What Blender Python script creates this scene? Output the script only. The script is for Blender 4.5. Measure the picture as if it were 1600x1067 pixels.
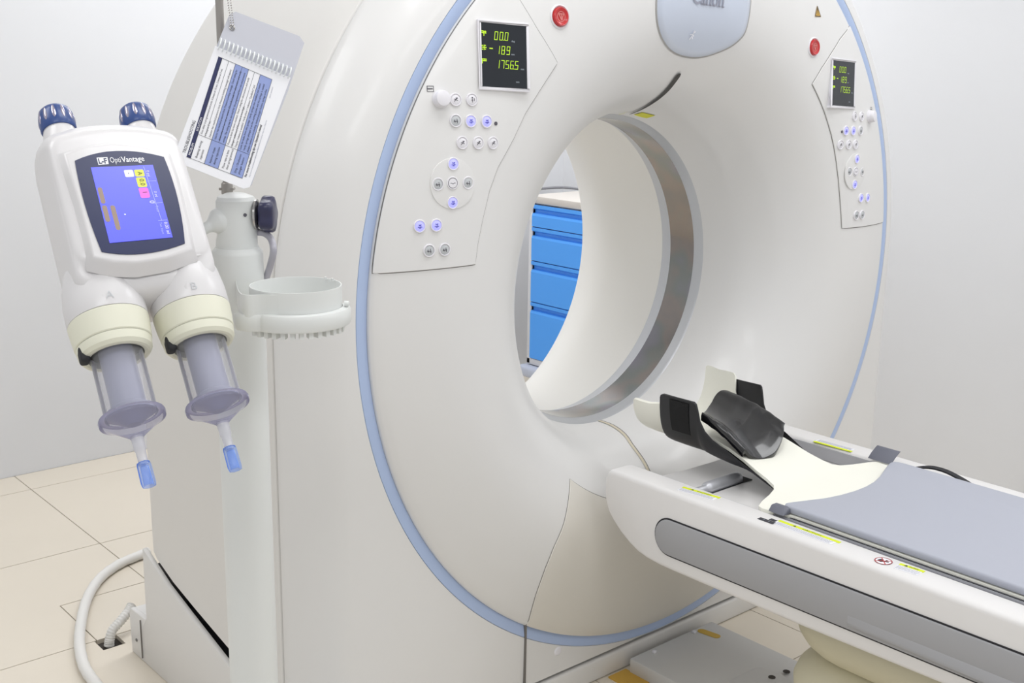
import bpy, bmesh, math, random
from mathutils import Matrix, Vector
random.seed(7)
PI = math.pi
SC = bpy.context.scene
COL = SC.collection
for _o in list(bpy.data.objects): bpy.data.objects.remove(_o)

# ------------------------------------------------------------------ camera
cam_d = bpy.data.cameras.new('camera'); cam = bpy.data.objects.new('camera', cam_d); COL.objects.link(cam)
SC.camera = cam
cam_d.sensor_width = 36.0; cam_d.lens = 36.0*1828.428/1600.0
cam_d.clip_start = .05; cam_d.clip_end = 60
_pit, _yaw, _rol = .2333059, .7167212, .0151883
_F = Vector((math.sin(_yaw)*math.cos(_pit), math.cos(_yaw)*math.cos(_pit), -math.sin(_pit)))
_R = Vector((math.cos(_yaw), -math.sin(_yaw), 0)); _U = _R.cross(_F)
_R, _U = _R*math.cos(_rol)+_U*math.sin(_rol), _U*math.cos(_rol)-_R*math.sin(_rol)
cam.matrix_world = Matrix(((_R.x,_U.x,-_F.x,-2.03056),(_R.y,_U.y,-_F.y,-1.75963),(_R.z,_U.z,-_F.z,1.42696),(0,0,0,1)))

# ------------------------------------------------------------------ light, exposure
SC.view_settings.view_transform = 'Standard'; SC.view_settings.look = 'None'
SC.view_settings.gamma = 1.0; SC.view_settings.use_curve_mapping = False
SC.view_settings.exposure = 0.13
wd = bpy.data.worlds.new('world'); SC.world = wd; wd.use_nodes = True
wd.node_tree.nodes['Background'].inputs[0].default_value = (.96, .98, 1, 1)
wd.node_tree.nodes['Background'].inputs[1].default_value = .55
CEIL = 2.75
LAMPS = [(-2.4, -1.6), (-2.4, .5), (-.7, -2.2), (-.25, 1.45), (1.0, -2.2), (1.0, -.75), (1.15, 1.5), (-.7, -.5)]
LAMP_W = 8.2
for lx, ly in LAMPS:
    ld = bpy.data.lights.new('ceiling_and_bore_lamp', 'AREA'); ld.shape = 'RECTANGLE'; ld.size = 1.15; ld.size_y = .55
    ld.energy = LAMP_W*((1.3 if lx < 0 else 2.2) if ly > 1 else 1); ld.color = (.97, .985, 1)  # lamps behind the gantry are added and boosted to brighten the bore
    lo = bpy.data.objects.new('ceiling_and_bore_lamp', ld); COL.objects.link(lo); lo.location = (lx, ly, CEIL-.075)

# ------------------------------------------------------------------ materials
def lin(c):
    if isinstance(c, str):
        c = [int(c[i:i+2], 16) for i in (1, 3, 5)]
    return tuple(((v/255)/12.92 if v/255 <= .04045 else ((v/255+.055)/1.055)**2.4) for v in c)+(1,)
MATS = {}
def mat(name, col, rough=.45, metal=0, coat=0, bump=0, bscale=200, noise=0, nscale=6, spec=.5, emit=None, estr=0, alpha=1, trans=0, aniso=0):
    m = bpy.data.materials.new(name); m.use_nodes = True
    nt = m.node_tree; b = nt.nodes['Principled BSDF']
    c = lin(col)
    b.inputs['Base Color'].default_value = c; b.inputs['Roughness'].default_value = rough
    b.inputs['Metallic'].default_value = metal; b.inputs['Coat Weight'].default_value = coat
    b.inputs['Specular IOR Level'].default_value = spec
    if emit: b.inputs['Emission Color'].default_value = lin(emit); b.inputs['Emission Strength'].default_value = estr
    if alpha < 1: b.inputs['Alpha'].default_value = alpha
    if trans: b.inputs['Transmission Weight'].default_value = trans
    tc = nt.nodes.new('ShaderNodeTexCoord')
    if noise:
        n = nt.nodes.new('ShaderNodeTexNoise'); n.inputs['Scale'].default_value = nscale; n.inputs['Detail'].default_value = 5
        nt.links.new(tc.outputs['Object'], n.inputs['Vector'])
        mx = nt.nodes.new('ShaderNodeMix'); mx.data_type = 'RGBA'
        mx.inputs[6].default_value = tuple(v*(1-noise) for v in c[:3])+(1,)
        mx.inputs[7].default_value = tuple(min(1, v*(1+noise)) for v in c[:3])+(1,)
        nt.links.new(n.outputs['Fac'], mx.inputs[0]); nt.links.new(mx.outputs[2], b.inputs['Base Color'])
    if bump:
        n2 = nt.nodes.new('ShaderNodeTexNoise'); n2.inputs['Scale'].default_value = bscale; n2.inputs['Detail'].default_value = 3
        nt.links.new(tc.outputs['Object'], n2.inputs['Vector'])
        bp = nt.nodes.new('ShaderNodeBump'); bp.inputs['Strength'].default_value = bump; bp.inputs['Distance'].default_value = .002
        nt.links.new(n2.outputs['Fac'], bp.inputs['Height']); nt.links.new(bp.outputs['Normal'], b.inputs['Normal'])
    MATS[name] = m
    return m

M = {}
def dm(key, *a, **k): M[key] = mat(key, *a, **k)
dm('wall_paint', '#dfe0e3', .8, bump=.05, bscale=300, noise=.01)
dm('ceiling_paint', '#eeeeee', .9, noise=.01)
dm('floor_tile', '#e0d7c8', .4, noise=.035, nscale=3.5, spec=.4)
dm('floor_grout', '#c6b79e', .8, noise=.05)
dm('shell_white', '#e4e3e2', .38, noise=.006, coat=.15)
dm('shell_warm', '#e0dcd4', .42, noise=.006)
dm('bore_white', '#f3f1ec', .45, noise=.006)
dm('shell_side', '#e2e0dd', .42, noise=.006)
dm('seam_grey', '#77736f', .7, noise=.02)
dm('seam_light', '#a9a7a5', .7, noise=.02)
dm('seam_beige', '#d6cdb8', .6, noise=.02)
dm('accent_blue', '#b3c5e7', .35, noise=.01)
dm('trim_silver', '#c9cbcf', .35, metal=.35, noise=.01)
dm('black_glass', '#23272d', .12, noise=.02)
dm('dark_slot', '#34322f', .45, noise=.05)
dm('button_white', '#e9e7ec', .35, noise=.01)
dm('button_grey', '#c3c6c9', .4, noise=.01)
dm('button_blue', '#b9b9ff', .35, emit='#9d9dff', estr=.38)
dm('icon_dark', '#5a5860', .5, noise=.02)
dm('icon_blue', '#4b4a9a', .5, noise=.02)
dm('digit_green', '#a6c62a', .4, emit='#a5cc1e', estr=.75)
dm('unit_grey', '#8c949c', .5, emit='#7c8790', estr=.15)
dm('red_plastic', '#c4262a', .3, coat=.4, noise=.02)
dm('red_light', '#e6918c', .4, noise=.02)
dm('yellow_sticker', '#d9d820', .5, noise=.03)
dm('lime_sticker', '#dcea1a', .5, noise=.02)
dm('white_sticker', '#f1f1f6', .5, noise=.01)
dm('amber_plate', '#d0a545', .5, noise=.03)
dm('text_dark', '#33333a', .6, noise=.02)
dm('text_grey', '#9d9fae', .6, noise=.02)
dm('text_white', '#f5f5fa', .5, noise=.01)
dm('text_red', '#c23a3a', .5, noise=.01)
dm('plaque', '#ccd4e4', .12, coat=.5, noise=.01)
dm('table_white', '#e6e4e3', .4, coat=.1, noise=.006)
dm('table_grey', '#a3a3a6', .45, noise=.008)
dm('track_grey', '#8f9096', .35, metal=.3, noise=.01)
dm('track_light', '#c3c4c9', .35, metal=.4, noise=.01)
dm('gap_black', '#26262a', .7, noise=.05)
dm('cushion_grey', '#b1b4c0', .5, bump=.12, bscale=500, noise=.01)
dm('strap_grey', '#6e707c', .5, noise=.03)
dm('cream', '#f4f3e8', .5, noise=.008)
dm('cream_edge', '#ecebd6', .5, noise=.008)
dm('carbon', '#1d1d20', .42, noise=.08, nscale=30)
dm('velcro', '#141415', .9, bump=.4, bscale=900, noise=.1)
dm('vinyl_black', '#141417', .22, coat=.5, bump=.1, bscale=40, noise=.1)
dm('bellows_beige', '#d6d0b6', .6, noise=.015)
dm('plinth_grey', '#d2d1cf', .5, noise=.02)
dm('tape_amber', '#c8a544', .5, noise=.03)
dm('cable_white', '#e6e4e0', .5, noise=.02)
dm('pit_dark', '#3b352f', .8, noise=.1)
dm('injector_white', '#dddbdc', .35, coat=.2, noise=.006)
dm('pillar_white', '#e2e4e2', .4, noise=.008)
dm('cuff_cream', '#e3e2d0', .45, noise=.008)
dm('navy', '#1a2450', .3, noise=.02)
dm('knob_blue', '#2f4a86', .35, coat=.2, noise=.02)
dm('knob_navy', '#28284a', .35, coat=.2, noise=.02)
dm('flute', '#b9b2c4', .15, metal=.7, noise=.02)
dm('lcd_blue', '#3f48c8', .25, emit='#6a6cf4', estr=.62)
dm('lcd_yellow', '#c3c44a', .4, emit='#c3c84c', estr=.4)
dm('lcd_pink', '#d060b8', .4, emit='#d060c0', estr=.5)
dm('lcd_white', '#c9c9d6', .4, emit='#c9c9e0', estr=.45)
dm('lcd_tan', '#8d7a6c', .4, emit='#8d7a72', estr=.3)
dm('lcd_line', '#aab0f0', .4, emit='#8088f0', estr=.3)
dm('plunger_grey', '#a2a4b8', .4, noise=.03)
dm('cable_grey', '#b3b1bb', .35, coat=.3, noise=.02)
dm('steel', '#b9b7b5', .25, metal=.9, noise=.02)
dm('pole_grey', '#a8a39e', .35, metal=.6, noise=.02)
dm('paper_white', '#eaeaee', .6, noise=.005)
dm('paper_blue', '#8d9ccf', .6, noise=.01)
dm('paper_navy', '#1f2452', .6, noise=.02)
dm('cover_grey', '#c0c1ca', .5, noise=.01)
dm('coil_white', '#eef2f2', .2, coat=.6, noise=.01)
dm('cart_blue', '#52a6ff', .4, noise=.01)
dm('cart_frame', '#dcdcdf', .4, noise=.01)
dm('cart_top', '#cfc9c2', .5, noise=.03)
dm('bumper', '#c3c9da', .5, noise=.01)
dm('rubber', '#3a3836', .7, noise=.05)
dm('rail_grey', '#8d8d92', .5, noise=.02)
dm('lamp_panel', '#f4f4f4', .6, emit='#ffffff', estr=.9)

def clear_mat(name, tint, tfac, rough=.08, base=None):
    m = bpy.data.materials.new(name); m.use_nodes = True; nt = m.node_tree; nt.nodes.clear()
    out = nt.nodes.new('ShaderNodeOutputMaterial'); tr = nt.nodes.new('ShaderNodeBsdfTransparent'); tr.inputs[0].default_value = lin(tint)
    pr = nt.nodes.new('ShaderNodeBsdfPrincipled'); pr.inputs['Base Color'].default_value = lin(base or tint); pr.inputs['Roughness'].default_value = rough
    fr = nt.nodes.new('ShaderNodeFresnel'); fr.inputs[0].default_value = 1.14
    ad = nt.nodes.new('ShaderNodeMath'); ad.operation = 'ADD'; ad.inputs[1].default_value = tfac; ad.use_clamp = True
    mx = nt.nodes.new('ShaderNodeMixShader')
    nt.links.new(fr.outputs[0], ad.inputs[0]); nt.links.new(ad.outputs[0], mx.inputs[0])
    nt.links.new(tr.outputs[0], mx.inputs[1]); nt.links.new(pr.outputs[0], mx.inputs[2]); nt.links.new(mx.outputs[0], out.inputs[0])
    M[name] = m
clear_mat('clear_plastic', '#f4f4f7', .17, .06, '#f2f2f6')
clear_mat('clear_flange', '#eeeef6', .14, .05, '#cfcee2')
clear_mat('clear_stem', '#eeeef2', .45)
clear_mat('clear_blue', '#eef4ff', .22, .1, '#8fb6ff')

def film_mat():
    m = bpy.data.materials.new('scan_film'); m.use_nodes = True; nt = m.node_tree; b = nt.nodes['Principled BSDF']
    b.inputs['Metallic'].default_value = .85; b.inputs['Roughness'].default_value = .13
    tc = nt.nodes.new('ShaderNodeTexCoord'); n = nt.nodes.new('ShaderNodeTexNoise'); n.inputs['Scale'].default_value = 7; n.inputs['Detail'].default_value = 2
    cr = nt.nodes.new('ShaderNodeValToRGB')
    cr.color_ramp.elements[0].position = .35; cr.color_ramp.elements[0].color = lin('#8b8886')
    cr.color_ramp.elements[1].position = .65; cr.color_ramp.elements[1].color = lin('#8f8d95')
    e = cr.color_ramp.elements.new(.45); e.color = lin('#948c87')
    e = cr.color_ramp.elements.new(.55); e.color = lin('#878b88')
    nt.links.new(tc.outputs['Object'], n.inputs['Vector']); nt.links.new(n.outputs['Fac'], cr.inputs[0]); nt.links.new(cr.outputs[0], b.inputs['Base Color'])
    M['scan_film'] = m
film_mat()

# ------------------------------------------------------------------ mesh builder
class MB:
    def __init__(s): s.v = []; s.f = []; s.m = []
    def add(s, vs, fs, mi=0, X=None):
        o = len(s.v)
        s.v += [tuple((X @ Vector(p)) if X is not None else Vector(p)) for p in vs]
        s.f += [tuple(i+o for i in f) for f in fs]; s.m += [mi]*len(fs)
    def box(s, c, d, mi=0, X=None):
        x, y, z = (k/2 for k in d)
        vs = [(c[0]+i*x, c[1]+j*y, c[2]+k*z) for i in (-1, 1) for j in (-1, 1) for k in (-1, 1)]
        s.add(vs, [(0,1,3,2),(4,6,7,5),(0,4,5,1),(2,3,7,6),(0,2,6,4),(1,5,7,3)], mi, X)
    def grid(s, rows, mi=0, X=None, closed=False, flip=False):
        n = len(rows[0]); vs = [p for r in rows for p in r]; fs = []
        for i in range(len(rows)-1):
            for j in range(n if closed else n-1):
                k = (j+1) % n; f = (i*n+j, i*n+k, (i+1)*n+k, (i+1)*n+j)
                fs.append(f[::-1] if flip else f)
        s.add(vs, fs, mi, X)
    def loft(s, secs, mi=0, X=None, cap0=True, cap1=True):
        n = len(secs[0]); s.grid(secs, mi, X, closed=True)
        o = len(s.v)-n*len(secs)
        if cap0: s.f.append(tuple(o+i for i in reversed(range(n)))); s.m.append(mi)
        if cap1: s.f.append(tuple(o+n*(len(secs)-1)+i for i in range(n))); s.m.append(mi)
    def lathe(s, prof, n=32, mi=0, X=None, cap=True, lobes=None):
        secs = []
        for r, h in prof:
            row = []
            for i in range(n):
                a = 2*PI*i/n; rr = r*(1 if not lobes else 1+lobes[1]*math.cos(lobes[0]*a))
                row.append((rr*math.cos(a), rr*math.sin(a), h))
            secs.append(row)
        s.loft(secs, mi, X, cap, cap)
    def tube(s, pts, r, n=12, mi=0, cap=True, X=None):
        pts = [Vector(p) for p in pts]; N = len(pts); rr = r if isinstance(r, list) else [r]*N
        t = [(pts[min(i+1, N-1)]-pts[max(i-1, 0)]).normalized() for i in range(N)]
        a = Vector((0, 0, 1)) if abs(t[0].z) < .9 else Vector((1, 0, 0))
        u = t[0].cross(a).normalized(); secs = []
        for i in range(N):
            u = (u-t[i]*u.dot(t[i])).normalized(); w = t[i].cross(u)
            secs.append([tuple(pts[i]+(u*math.cos(2*PI*k/n)+w*math.sin(2*PI*k/n))*rr[i]) for k in range(n)])
        s.loft(secs, mi, X, cap, cap)
    def prism(s, poly, h0, h1, mi=0, X=None):
        s.loft([[(x, y, h0) for x, y in poly], [(x, y, h1) for x, y in poly]], mi, X)
    def build(s, name, mats, parent=None, bevel=0, seg=2, smooth=True, ang=38, bang=30):
        me = bpy.data.meshes.new(name); bm = bmesh.new()
        vs = [bm.verts.new(p) for p in s.v]
        for f, mi in zip(s.f, s.m):
            try:
                q = bm.faces.new([vs[i] for i in f]); q.material_index = mi
            except ValueError: pass
        bmesh.ops.remove_doubles(bm, verts=bm.verts, dist=1e-6)
        bmesh.ops.recalc_face_normals(bm, faces=bm.faces)
        if bevel:
            es = [e for e in bm.edges if len(e.link_faces) == 2 and e.calc_face_angle(0) > math.radians(bang)]
            bmesh.ops.bevel(bm, geom=es, offset=bevel, segments=seg, profile=.5, affect='EDGES', clamp_overlap=True)
        if smooth:
            for f in bm.faces: f.smooth = True
            for e in bm.edges:
                if len(e.link_faces) == 2 and e.calc_face_angle(0) > math.radians(ang): e.smooth = False
        bm.to_mesh(me); bm.free()
        for q in (mats if isinstance(mats, (list, tuple)) else [mats]): me.materials.append(M[q])
        ob = bpy.data.objects.new(name, me); COL.objects.link(ob)
        if parent is not None: ob.parent = parent; ob.matrix_parent_inverse = Matrix.Translation(-wloc(parent))
        return ob
def wloc(o):
    v = Vector((0, 0, 0))
    while o is not None: v = v+o.location+(o.matrix_parent_inverse.translation if o.parent else Vector((0,0,0))); o = o.parent
    return v
def thing(name, label, cat, loc=(0, 0, 0), group=None):
    o = bpy.data.objects.new(name, None); COL.objects.link(o); o.location = loc; o.empty_display_size = .05
    o['label'] = label; o['category'] = cat
    if group: o['group'] = group
    return o
def tag(o, label, cat, group=None):
    o['label'] = label; o['category'] = cat
    if group: o['group'] = group
    return o
def struct(o): o['kind'] = 'structure'; return o
def frame(o, r, u, n):
    r, u, n = Vector(r), Vector(u), Vector(n); o = Vector(o)
    return Matrix(((r.x,u.x,n.x,o.x),(r.y,u.y,n.y,o.y),(r.z,u.z,n.z,o.z),(0,0,0,1)))
def axis_frame(o, d):
    d = Vector(d).normalized(); a = Vector((0, 0, 1)) if abs(d.z) < .9 else Vector((1, 0, 0))
    r = a.cross(d).normalized(); return frame(o, r, d.cross(r), d)
_tc = {}
def text_geo(txt, bold=0):
    if (txt, bold) in _tc: return _tc[(txt, bold)]
    cu = bpy.data.curves.new('t', 'FONT'); cu.body = txt; cu.size = 1; cu.resolution_u = 2; cu.offset = bold
    ob = bpy.data.objects.new('t', cu); COL.objects.link(ob)
    dg = bpy.context.evaluated_depsgraph_get(); me = ob.evaluated_get(dg).to_mesh()
    vs = [tuple(v.co) for v in me.vertices]; fs = [tuple(p.vertices) for p in me.polygons]
    ob.evaluated_get(dg).to_mesh_clear(); bpy.data.objects.remove(ob); bpy.data.curves.remove(cu)
    _tc[(txt, bold)] = (vs, fs); return vs, fs
def put_text(mb, txt, X, w=None, h=None, mi=0, align='l', bold=0, shear=0):
    """flat lettering in the local xy plane of X; h = cap height, w = total width (stretches)"""
    vs, fs = text_geo(txt, bold)
    if not vs: return
    x0 = min(v[0] for v in vs); x1 = max(v[0] for v in vs); y0 = 0; y1 = .69
    sy = h/y1 if h else w/(x1-x0); sx = w/(x1-x0) if w else sy
    off = 0 if align == 'l' else -.5*(x1-x0)*sx
    mb.add([((v[0]-x0)*sx+off+shear*v[1]*sy, v[1]*sy, 0) for v in vs], fs, mi, X)
def stroke(mb, pts, w, X, mi=0, z=0):
    for a, b in zip(pts[:-1], pts[1:]):
        a, b = Vector(a), Vector(b); d = b-a
        if d.length < 1e-9: continue
        d.normalize(); n = Vector((-d.y, d.x))*w/2; e = d*w*.3
        q = [a-e-n, b+e-n, b+e+n, a-e+n]
        mb.add([(p.x, p.y, z) for p in q], [(0, 1, 2, 3)], mi, X)
def disc(mb, c, r, X, mi=0, n=20, z=0):
    mb.add([(c[0]+r*math.cos(2*PI*i/n), c[1]+r*math.sin(2*PI*i/n), z) for i in range(n)], [tuple(range(n))], mi, X)
def lerp(a, b, t): return a+(b-a)*t
def interp(x, tab):
    if x <= tab[0][0]: return tab[0][1]
    for (a, p), (b, q) in zip(tab[:-1], tab[1:]):
        if x <= b: return p+(q-p)*(x-a)/(b-a) if b > a else q
    return tab[-1][1]
def catmull(pts, n=6):
    pts = [Vector(p) for p in pts]; out = []
    for i in range(len(pts)-1):
        p0 = pts[max(i-1, 0)]; p1 = pts[i]; p2 = pts[i+1]; p3 = pts[min(i+2, len(pts)-1)]
        for k in range(n):
            t = k/n
            out.append(.5*((2*p1)+(p2-p0)*t+(2*p0-5*p1+4*p2-p3)*t*t+(3*p1-p0-3*p2+p3)*t**3))
    out.append(pts[-1]); return out

dm('liner_grey', '#b9b9bd', .5, noise=.01)
BTN_L = [(-0.698, 1.361, 'knob'), (-0.669, 1.36, 'w'), (-0.636, 1.36, 'p'), (-0.672, 1.322, 'g'), (-0.641, 1.321, 'b'), (-0.607, 1.32, 'b'), (-0.586, 1.316, 'dot'), (-0.661, 1.282, 'w'), (-0.627, 1.281, 'w'), (-0.594, 1.28, 'w'), (-0.682, 1.244, 'b'), (-0.715, 1.208, 'g'), (-0.685, 1.209, 'c'), (-0.652, 1.208, 'g'), (-0.686, 1.173, 'b'), (-0.684, 1.208, 'pad'), (-0.754, 1.133, 'b'), (-0.721, 1.133, 'b'), (-0.737, 1.087, 'g'), (-0.705, 1.087, 'g')]
BTN_R = [(0.694, 1.306, 'knob'), (0.643, 1.307, 'w'), (0.604, 1.309, 'p'), (0.638, 1.272, 'g'), (0.599, 1.273, 'b'), (0.565, 1.274, 'b'), (0.549, 1.272, 'dot'), (0.548, 1.24, 'w'), (0.582, 1.239, 'w'), (0.614, 1.238, 'w'), (0.625, 1.201, 'b'), (0.594, 1.17, 'g'), (0.623, 1.169, 'c'), (0.657, 1.167, 'g'), (0.623, 1.136, 'b'), (0.623, 1.169, 'pad'), (0.659, 1.099, 'b'), (0.695, 1.097, 'b'), (0.643, 1.055, 'g'), (0.671, 1.054, 'g')]
PAN_L = [[-0.514, -0.023, 1.544], [-0.48, -0.037, 1.49], [-0.433, -0.045, 1.429], [-0.479, -0.045, 1.376], [-0.515, -0.045, 1.333], [-0.543, -0.045, 1.287], [-0.563, -0.045, 1.259], [-0.582, -0.045, 1.234], [-0.602, -0.045, 1.191], [-0.619, -0.045, 1.134], [-0.63, -0.045, 1.089], [-0.635, -0.045, 1.053], [-0.841, -0.001, 1.049]]
PAN_R = [[0.609, -0.0, 1.531], [0.535, -0.028, 1.496], [0.486, -0.04, 1.46], [0.446, -0.044, 1.426], [0.415, -0.044, 1.389], [0.434, -0.043, 1.37], [0.454, -0.043, 1.348], [0.475, -0.043, 1.322], [0.495, -0.043, 1.293], [0.512, -0.042, 1.266], [0.528, -0.042, 1.236], [0.544, -0.041, 1.198], [0.56, -0.041, 1.154], [0.574, -0.041, 1.106], [0.586, -0.04, 1.06], [0.593, -0.041, 1.025], [0.804, -0.021, 1.014]]
DSP_L = [[-0.602, -0.015, 1.499], [-0.506, -0.033, 1.494], [-0.517, -0.044, 1.379], [-0.617, -0.032, 1.383]]
DSP_R = [[0.488, -0.041, 1.445], [0.605, -0.025, 1.44], [0.584, -0.041, 1.333], [0.484, -0.045, 1.338]]
RED = [[-0.423, -0.039, 1.516], [0.408, -0.044, 1.475]]
TRI = [[0.427, -0.033, 1.559]]
BRAND = [[-0.151, -0.045, 1.553], [-0.148, -0.044, 1.534], [-0.138, -0.04, 1.511], [-0.118, -0.033, 1.488], [-0.083, -0.023, 1.467], [-0.042, -0.014, 1.454], [0.006, -0.009, 1.448], [0.046, -0.011, 1.45], [0.081, -0.019, 1.459], [0.114, -0.027, 1.472], [0.137, -0.035, 1.489], [0.148, -0.039, 1.506], [0.151, -0.044, 1.534], [0.152, -0.045, 1.566]]
SLIT = [[-0.0, 0.016, 1.413], [0.002, 0.04, 1.389], [0.007, 0.072, 1.364], [0.009, 0.106, 1.344], [0.012, 0.143, 1.328], [0.031, 0.192, 1.317]]
YSTK = [[0.054, 0.201, 1.313], [0.047, 0.172, 1.32], [0.092, 0.168, 1.312], [0.099, 0.199, 1.304]]
YSTK2 = [[0.028, 0.233, 1.313], [0.022, 0.222, 1.314], [-0.004, 0.171, 1.323], [0.009, 0.189, 1.319]]
COVER = [[-0.33, -0.008, 0.533], [-0.357, -0.032, 0.49], [-0.379, -0.043, 0.447], [-0.409, -0.044, 0.401], [-0.427, -0.04, 0.356], [-0.442, -0.03, 0.295], [-0.446, -0.017, 0.238]]
FSEAM = [[0.007, 0.24, 0.547], [0.012, 0.188, 0.541], [-0.007, 0.113, 0.519], [-0.016, 0.066, 0.492], [-0.025, 0.034, 0.467]]
SCREW = [[-0.344, 0.0, 0.124]]
INJ_O = [-1.388, -0.229, 1.225]
INJ_B = [[0.9874, -0.1571, 0.0174], [0.0871, 0.6328, 0.7694], [-0.1319, -0.7582, 0.6386]]
I_BEZ = [[-0.0805, 0.054], [-0.0522, 0.0636], [-0.0154, 0.0679], [0.0215, 0.0609], [0.0549, 0.0466], [0.057, 0.0121], [0.0561, -0.0237], [0.0537, -0.0688], [0.0511, -0.107], [0.0152, -0.1178], [-0.0244, -0.1211], [-0.0542, -0.1169], [-0.077, -0.107], [-0.0766, -0.0636], [-0.0772, -0.0242], [-0.0793, 0.0161]]
I_NAVY = [[-0.0685, 0.0386], [-0.0418, 0.0482], [-0.0151, 0.0513], [0.0171, 0.047], [0.0455, 0.0382], [0.0484, 0.0071], [0.0484, -0.0285], [0.0451, -0.0632], [0.041, -0.0973], [0.0135, -0.1052], [-0.0137, -0.1072], [-0.0409, -0.1044], [-0.064, -0.0992], [-0.0665, -0.063], [-0.0706, -0.03], [-0.0698, 0.005]]
I_LCD = [[-0.0513, 0.0265], [0.028, 0.0258], [0.0274, -0.0872], [-0.0521, -0.0881]]
I_LOGO = [[-0.041, 0.0415], [-0.0272, 0.0417], [-0.0279, 0.0307], [-0.041, 0.0299]]
I_TXT = [[-0.0251, 0.0325], [0.0179, 0.0331]]
I_SYA = [[-0.0595, -0.0842], [-0.0612, -0.1528], [-0.0587, -0.1933], [-0.0611, -0.3011], [-0.0633, -0.3251], [-0.063, -0.3613], [-0.0628, -0.391]]
I_SYB = [[0.0541, -0.0816], [0.0478, -0.1536], [0.0475, -0.1962], [0.0468, -0.2994], [0.0452, -0.3219], [0.044, -0.3558], [0.0437, -0.3886]]
I_ICONS = [[[-0.0113, 0.0198], [0.0009, 0.0196], [-0.0005, 0.0083], [-0.0115, 0.0085]], [[0.0017, 0.0195], [0.0141, 0.0193], [0.0135, 0.0083], [0.0015, 0.0082]], [[0.0017, 0.0072], [0.0136, 0.007], [0.0128, -0.0083], [0.0009, -0.0082]], [[0.0011, -0.0093], [0.0137, -0.0096], [0.0127, -0.0255], [0.0008, -0.0246]], [[-0.0503, -0.0051], [-0.0443, -0.0046], [-0.0442, -0.0294], [-0.0497, -0.0303]], [[-0.0502, -0.0326], [-0.0444, -0.0321], [-0.0441, -0.0572], [-0.0502, -0.0578]], [[-0.0399, -0.0331], [-0.0339, -0.033], [-0.0345, -0.0702], [-0.0406, -0.0709]]]
I_LINES = [[[0.0153, 0.0234], [0.0192, -0.0613]], [[0.0145, 0.0003], [0.0261, -0.0001]], [[0.0143, -0.034], [0.0265, -0.0341]], [[0.0151, -0.0609], [0.0264, -0.061]]]
I_DOT = [-0.0244, -0.048]
P_TOP = [-1.218, -0.209, 1.153]
P_BLK = [-1.208, -0.192, 1.234]
P_ARM0 = [-1.238, -0.202, 1.207]
P_POLE0 = [-1.21, -0.17, 1.235]
CUP = [-1.193, -0.331, 1.114]
CABLE = [[-1.197, -0.219, 1.18], [-1.185, -0.23, 1.179], [-1.178, -0.239, 1.17], [-1.18, -0.248, 1.154], [-1.177, -0.232, 1.13], [-1.18, -0.22, 1.104], [-1.186, -0.218, 1.076]]
CARD = [[-1.309, -0.248, 1.296], [-1.235, -0.209, 1.43], [-1.246, -0.274, 1.261]]
CARD_PX = {'cover': [[0.2181, -0.0024], [0.2256, 0.0021], [0.2299, 0.1005], [0.2243, 0.1091], [0.1658, 0.1053], [0.1633, -0.0074]], 'page': [[0.1678, -0.0087], [0.1635, 0.105], [-0.0092, 0.0945], [-0.015, 0.0877], [0.0042, -0.0203]], 'eye': [0.2085, 0.006], 'spir': [[0.173, -0.0046], [0.1748, 0.1018]], 'tr': [0.1565, 0.084]}
HOSE = [[-0.726, 1.35, 0.014], [-0.748, 1.345, 0.014], [-0.831, 1.319, 0.014], [-0.911, 1.258, 0.014], [-0.983, 1.161, 0.014], [-1.044, 1.044, 0.014], [-1.093, 0.93, 0.014], [-1.127, 0.814, 0.014], [-1.138, 0.72, 0.014], [-1.145, 0.606, 0.014]]
CHOSE = [[-0.955, 0.939, 0.03], [-0.991, 0.923, 0.03], [-1.014, 0.918, 0.015], [-1.026, 0.914, -0.004]]
def put(ob_or_me, X, parent, name=None):
    """another object of the same mesh data at matrix X"""
    ob = bpy.data.objects.new(name, ob_or_me) if not hasattr(ob_or_me, 'matrix_basis') else ob_or_me
    if ob.name not in COL.objects: COL.objects.link(ob)
    ob.parent = parent; ob.matrix_parent_inverse = Matrix.Translation(-wloc(parent)); ob.matrix_basis = X
    return ob

# ------------------------------------------------------------------ room
X0, X1, Y0, Y1 = -3.4, 1.80, -3.4, 2.285   # the room stays open behind and left of the camera
def room_box(name, c, d, m):
    b = MB(); b.box(c, d); return struct(b.build(name, m))
floor = room_box('floor', ((X0+X1)/2, (Y0+Y1)/2, -.06), (X1-X0+.2, Y1-Y0+.2, .094), 'floor_grout')
ceil = room_box('ceiling', ((X0+X1)/2, (Y0+Y1)/2, CEIL+.05), (X1-X0+.2, Y1-Y0+.2, .1), 'ceiling_paint')
room_box('wall_back', ((X0+X1)/2, Y1+.05, CEIL/2), (X1-X0+.2, .1, CEIL), 'wall_paint')
room_box('wall_right', (X1+.05, (Y0+Y1)/2, CEIL/2), (.1, Y1-Y0, CEIL), 'wall_paint')
room_box('trim_1', (X1-.008, -.105, 1.1), (.022, .05, 2.2), 'cart_frame')
for lx, ly in LAMPS:
    b = MB(); b.box((lx, ly, CEIL-.03), (1.2, .6, .06)); b.build('light_panel', 'lamp_panel', ceil, bevel=.01)  # panels behind the gantry are added along with the bore-brightening lamps
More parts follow.
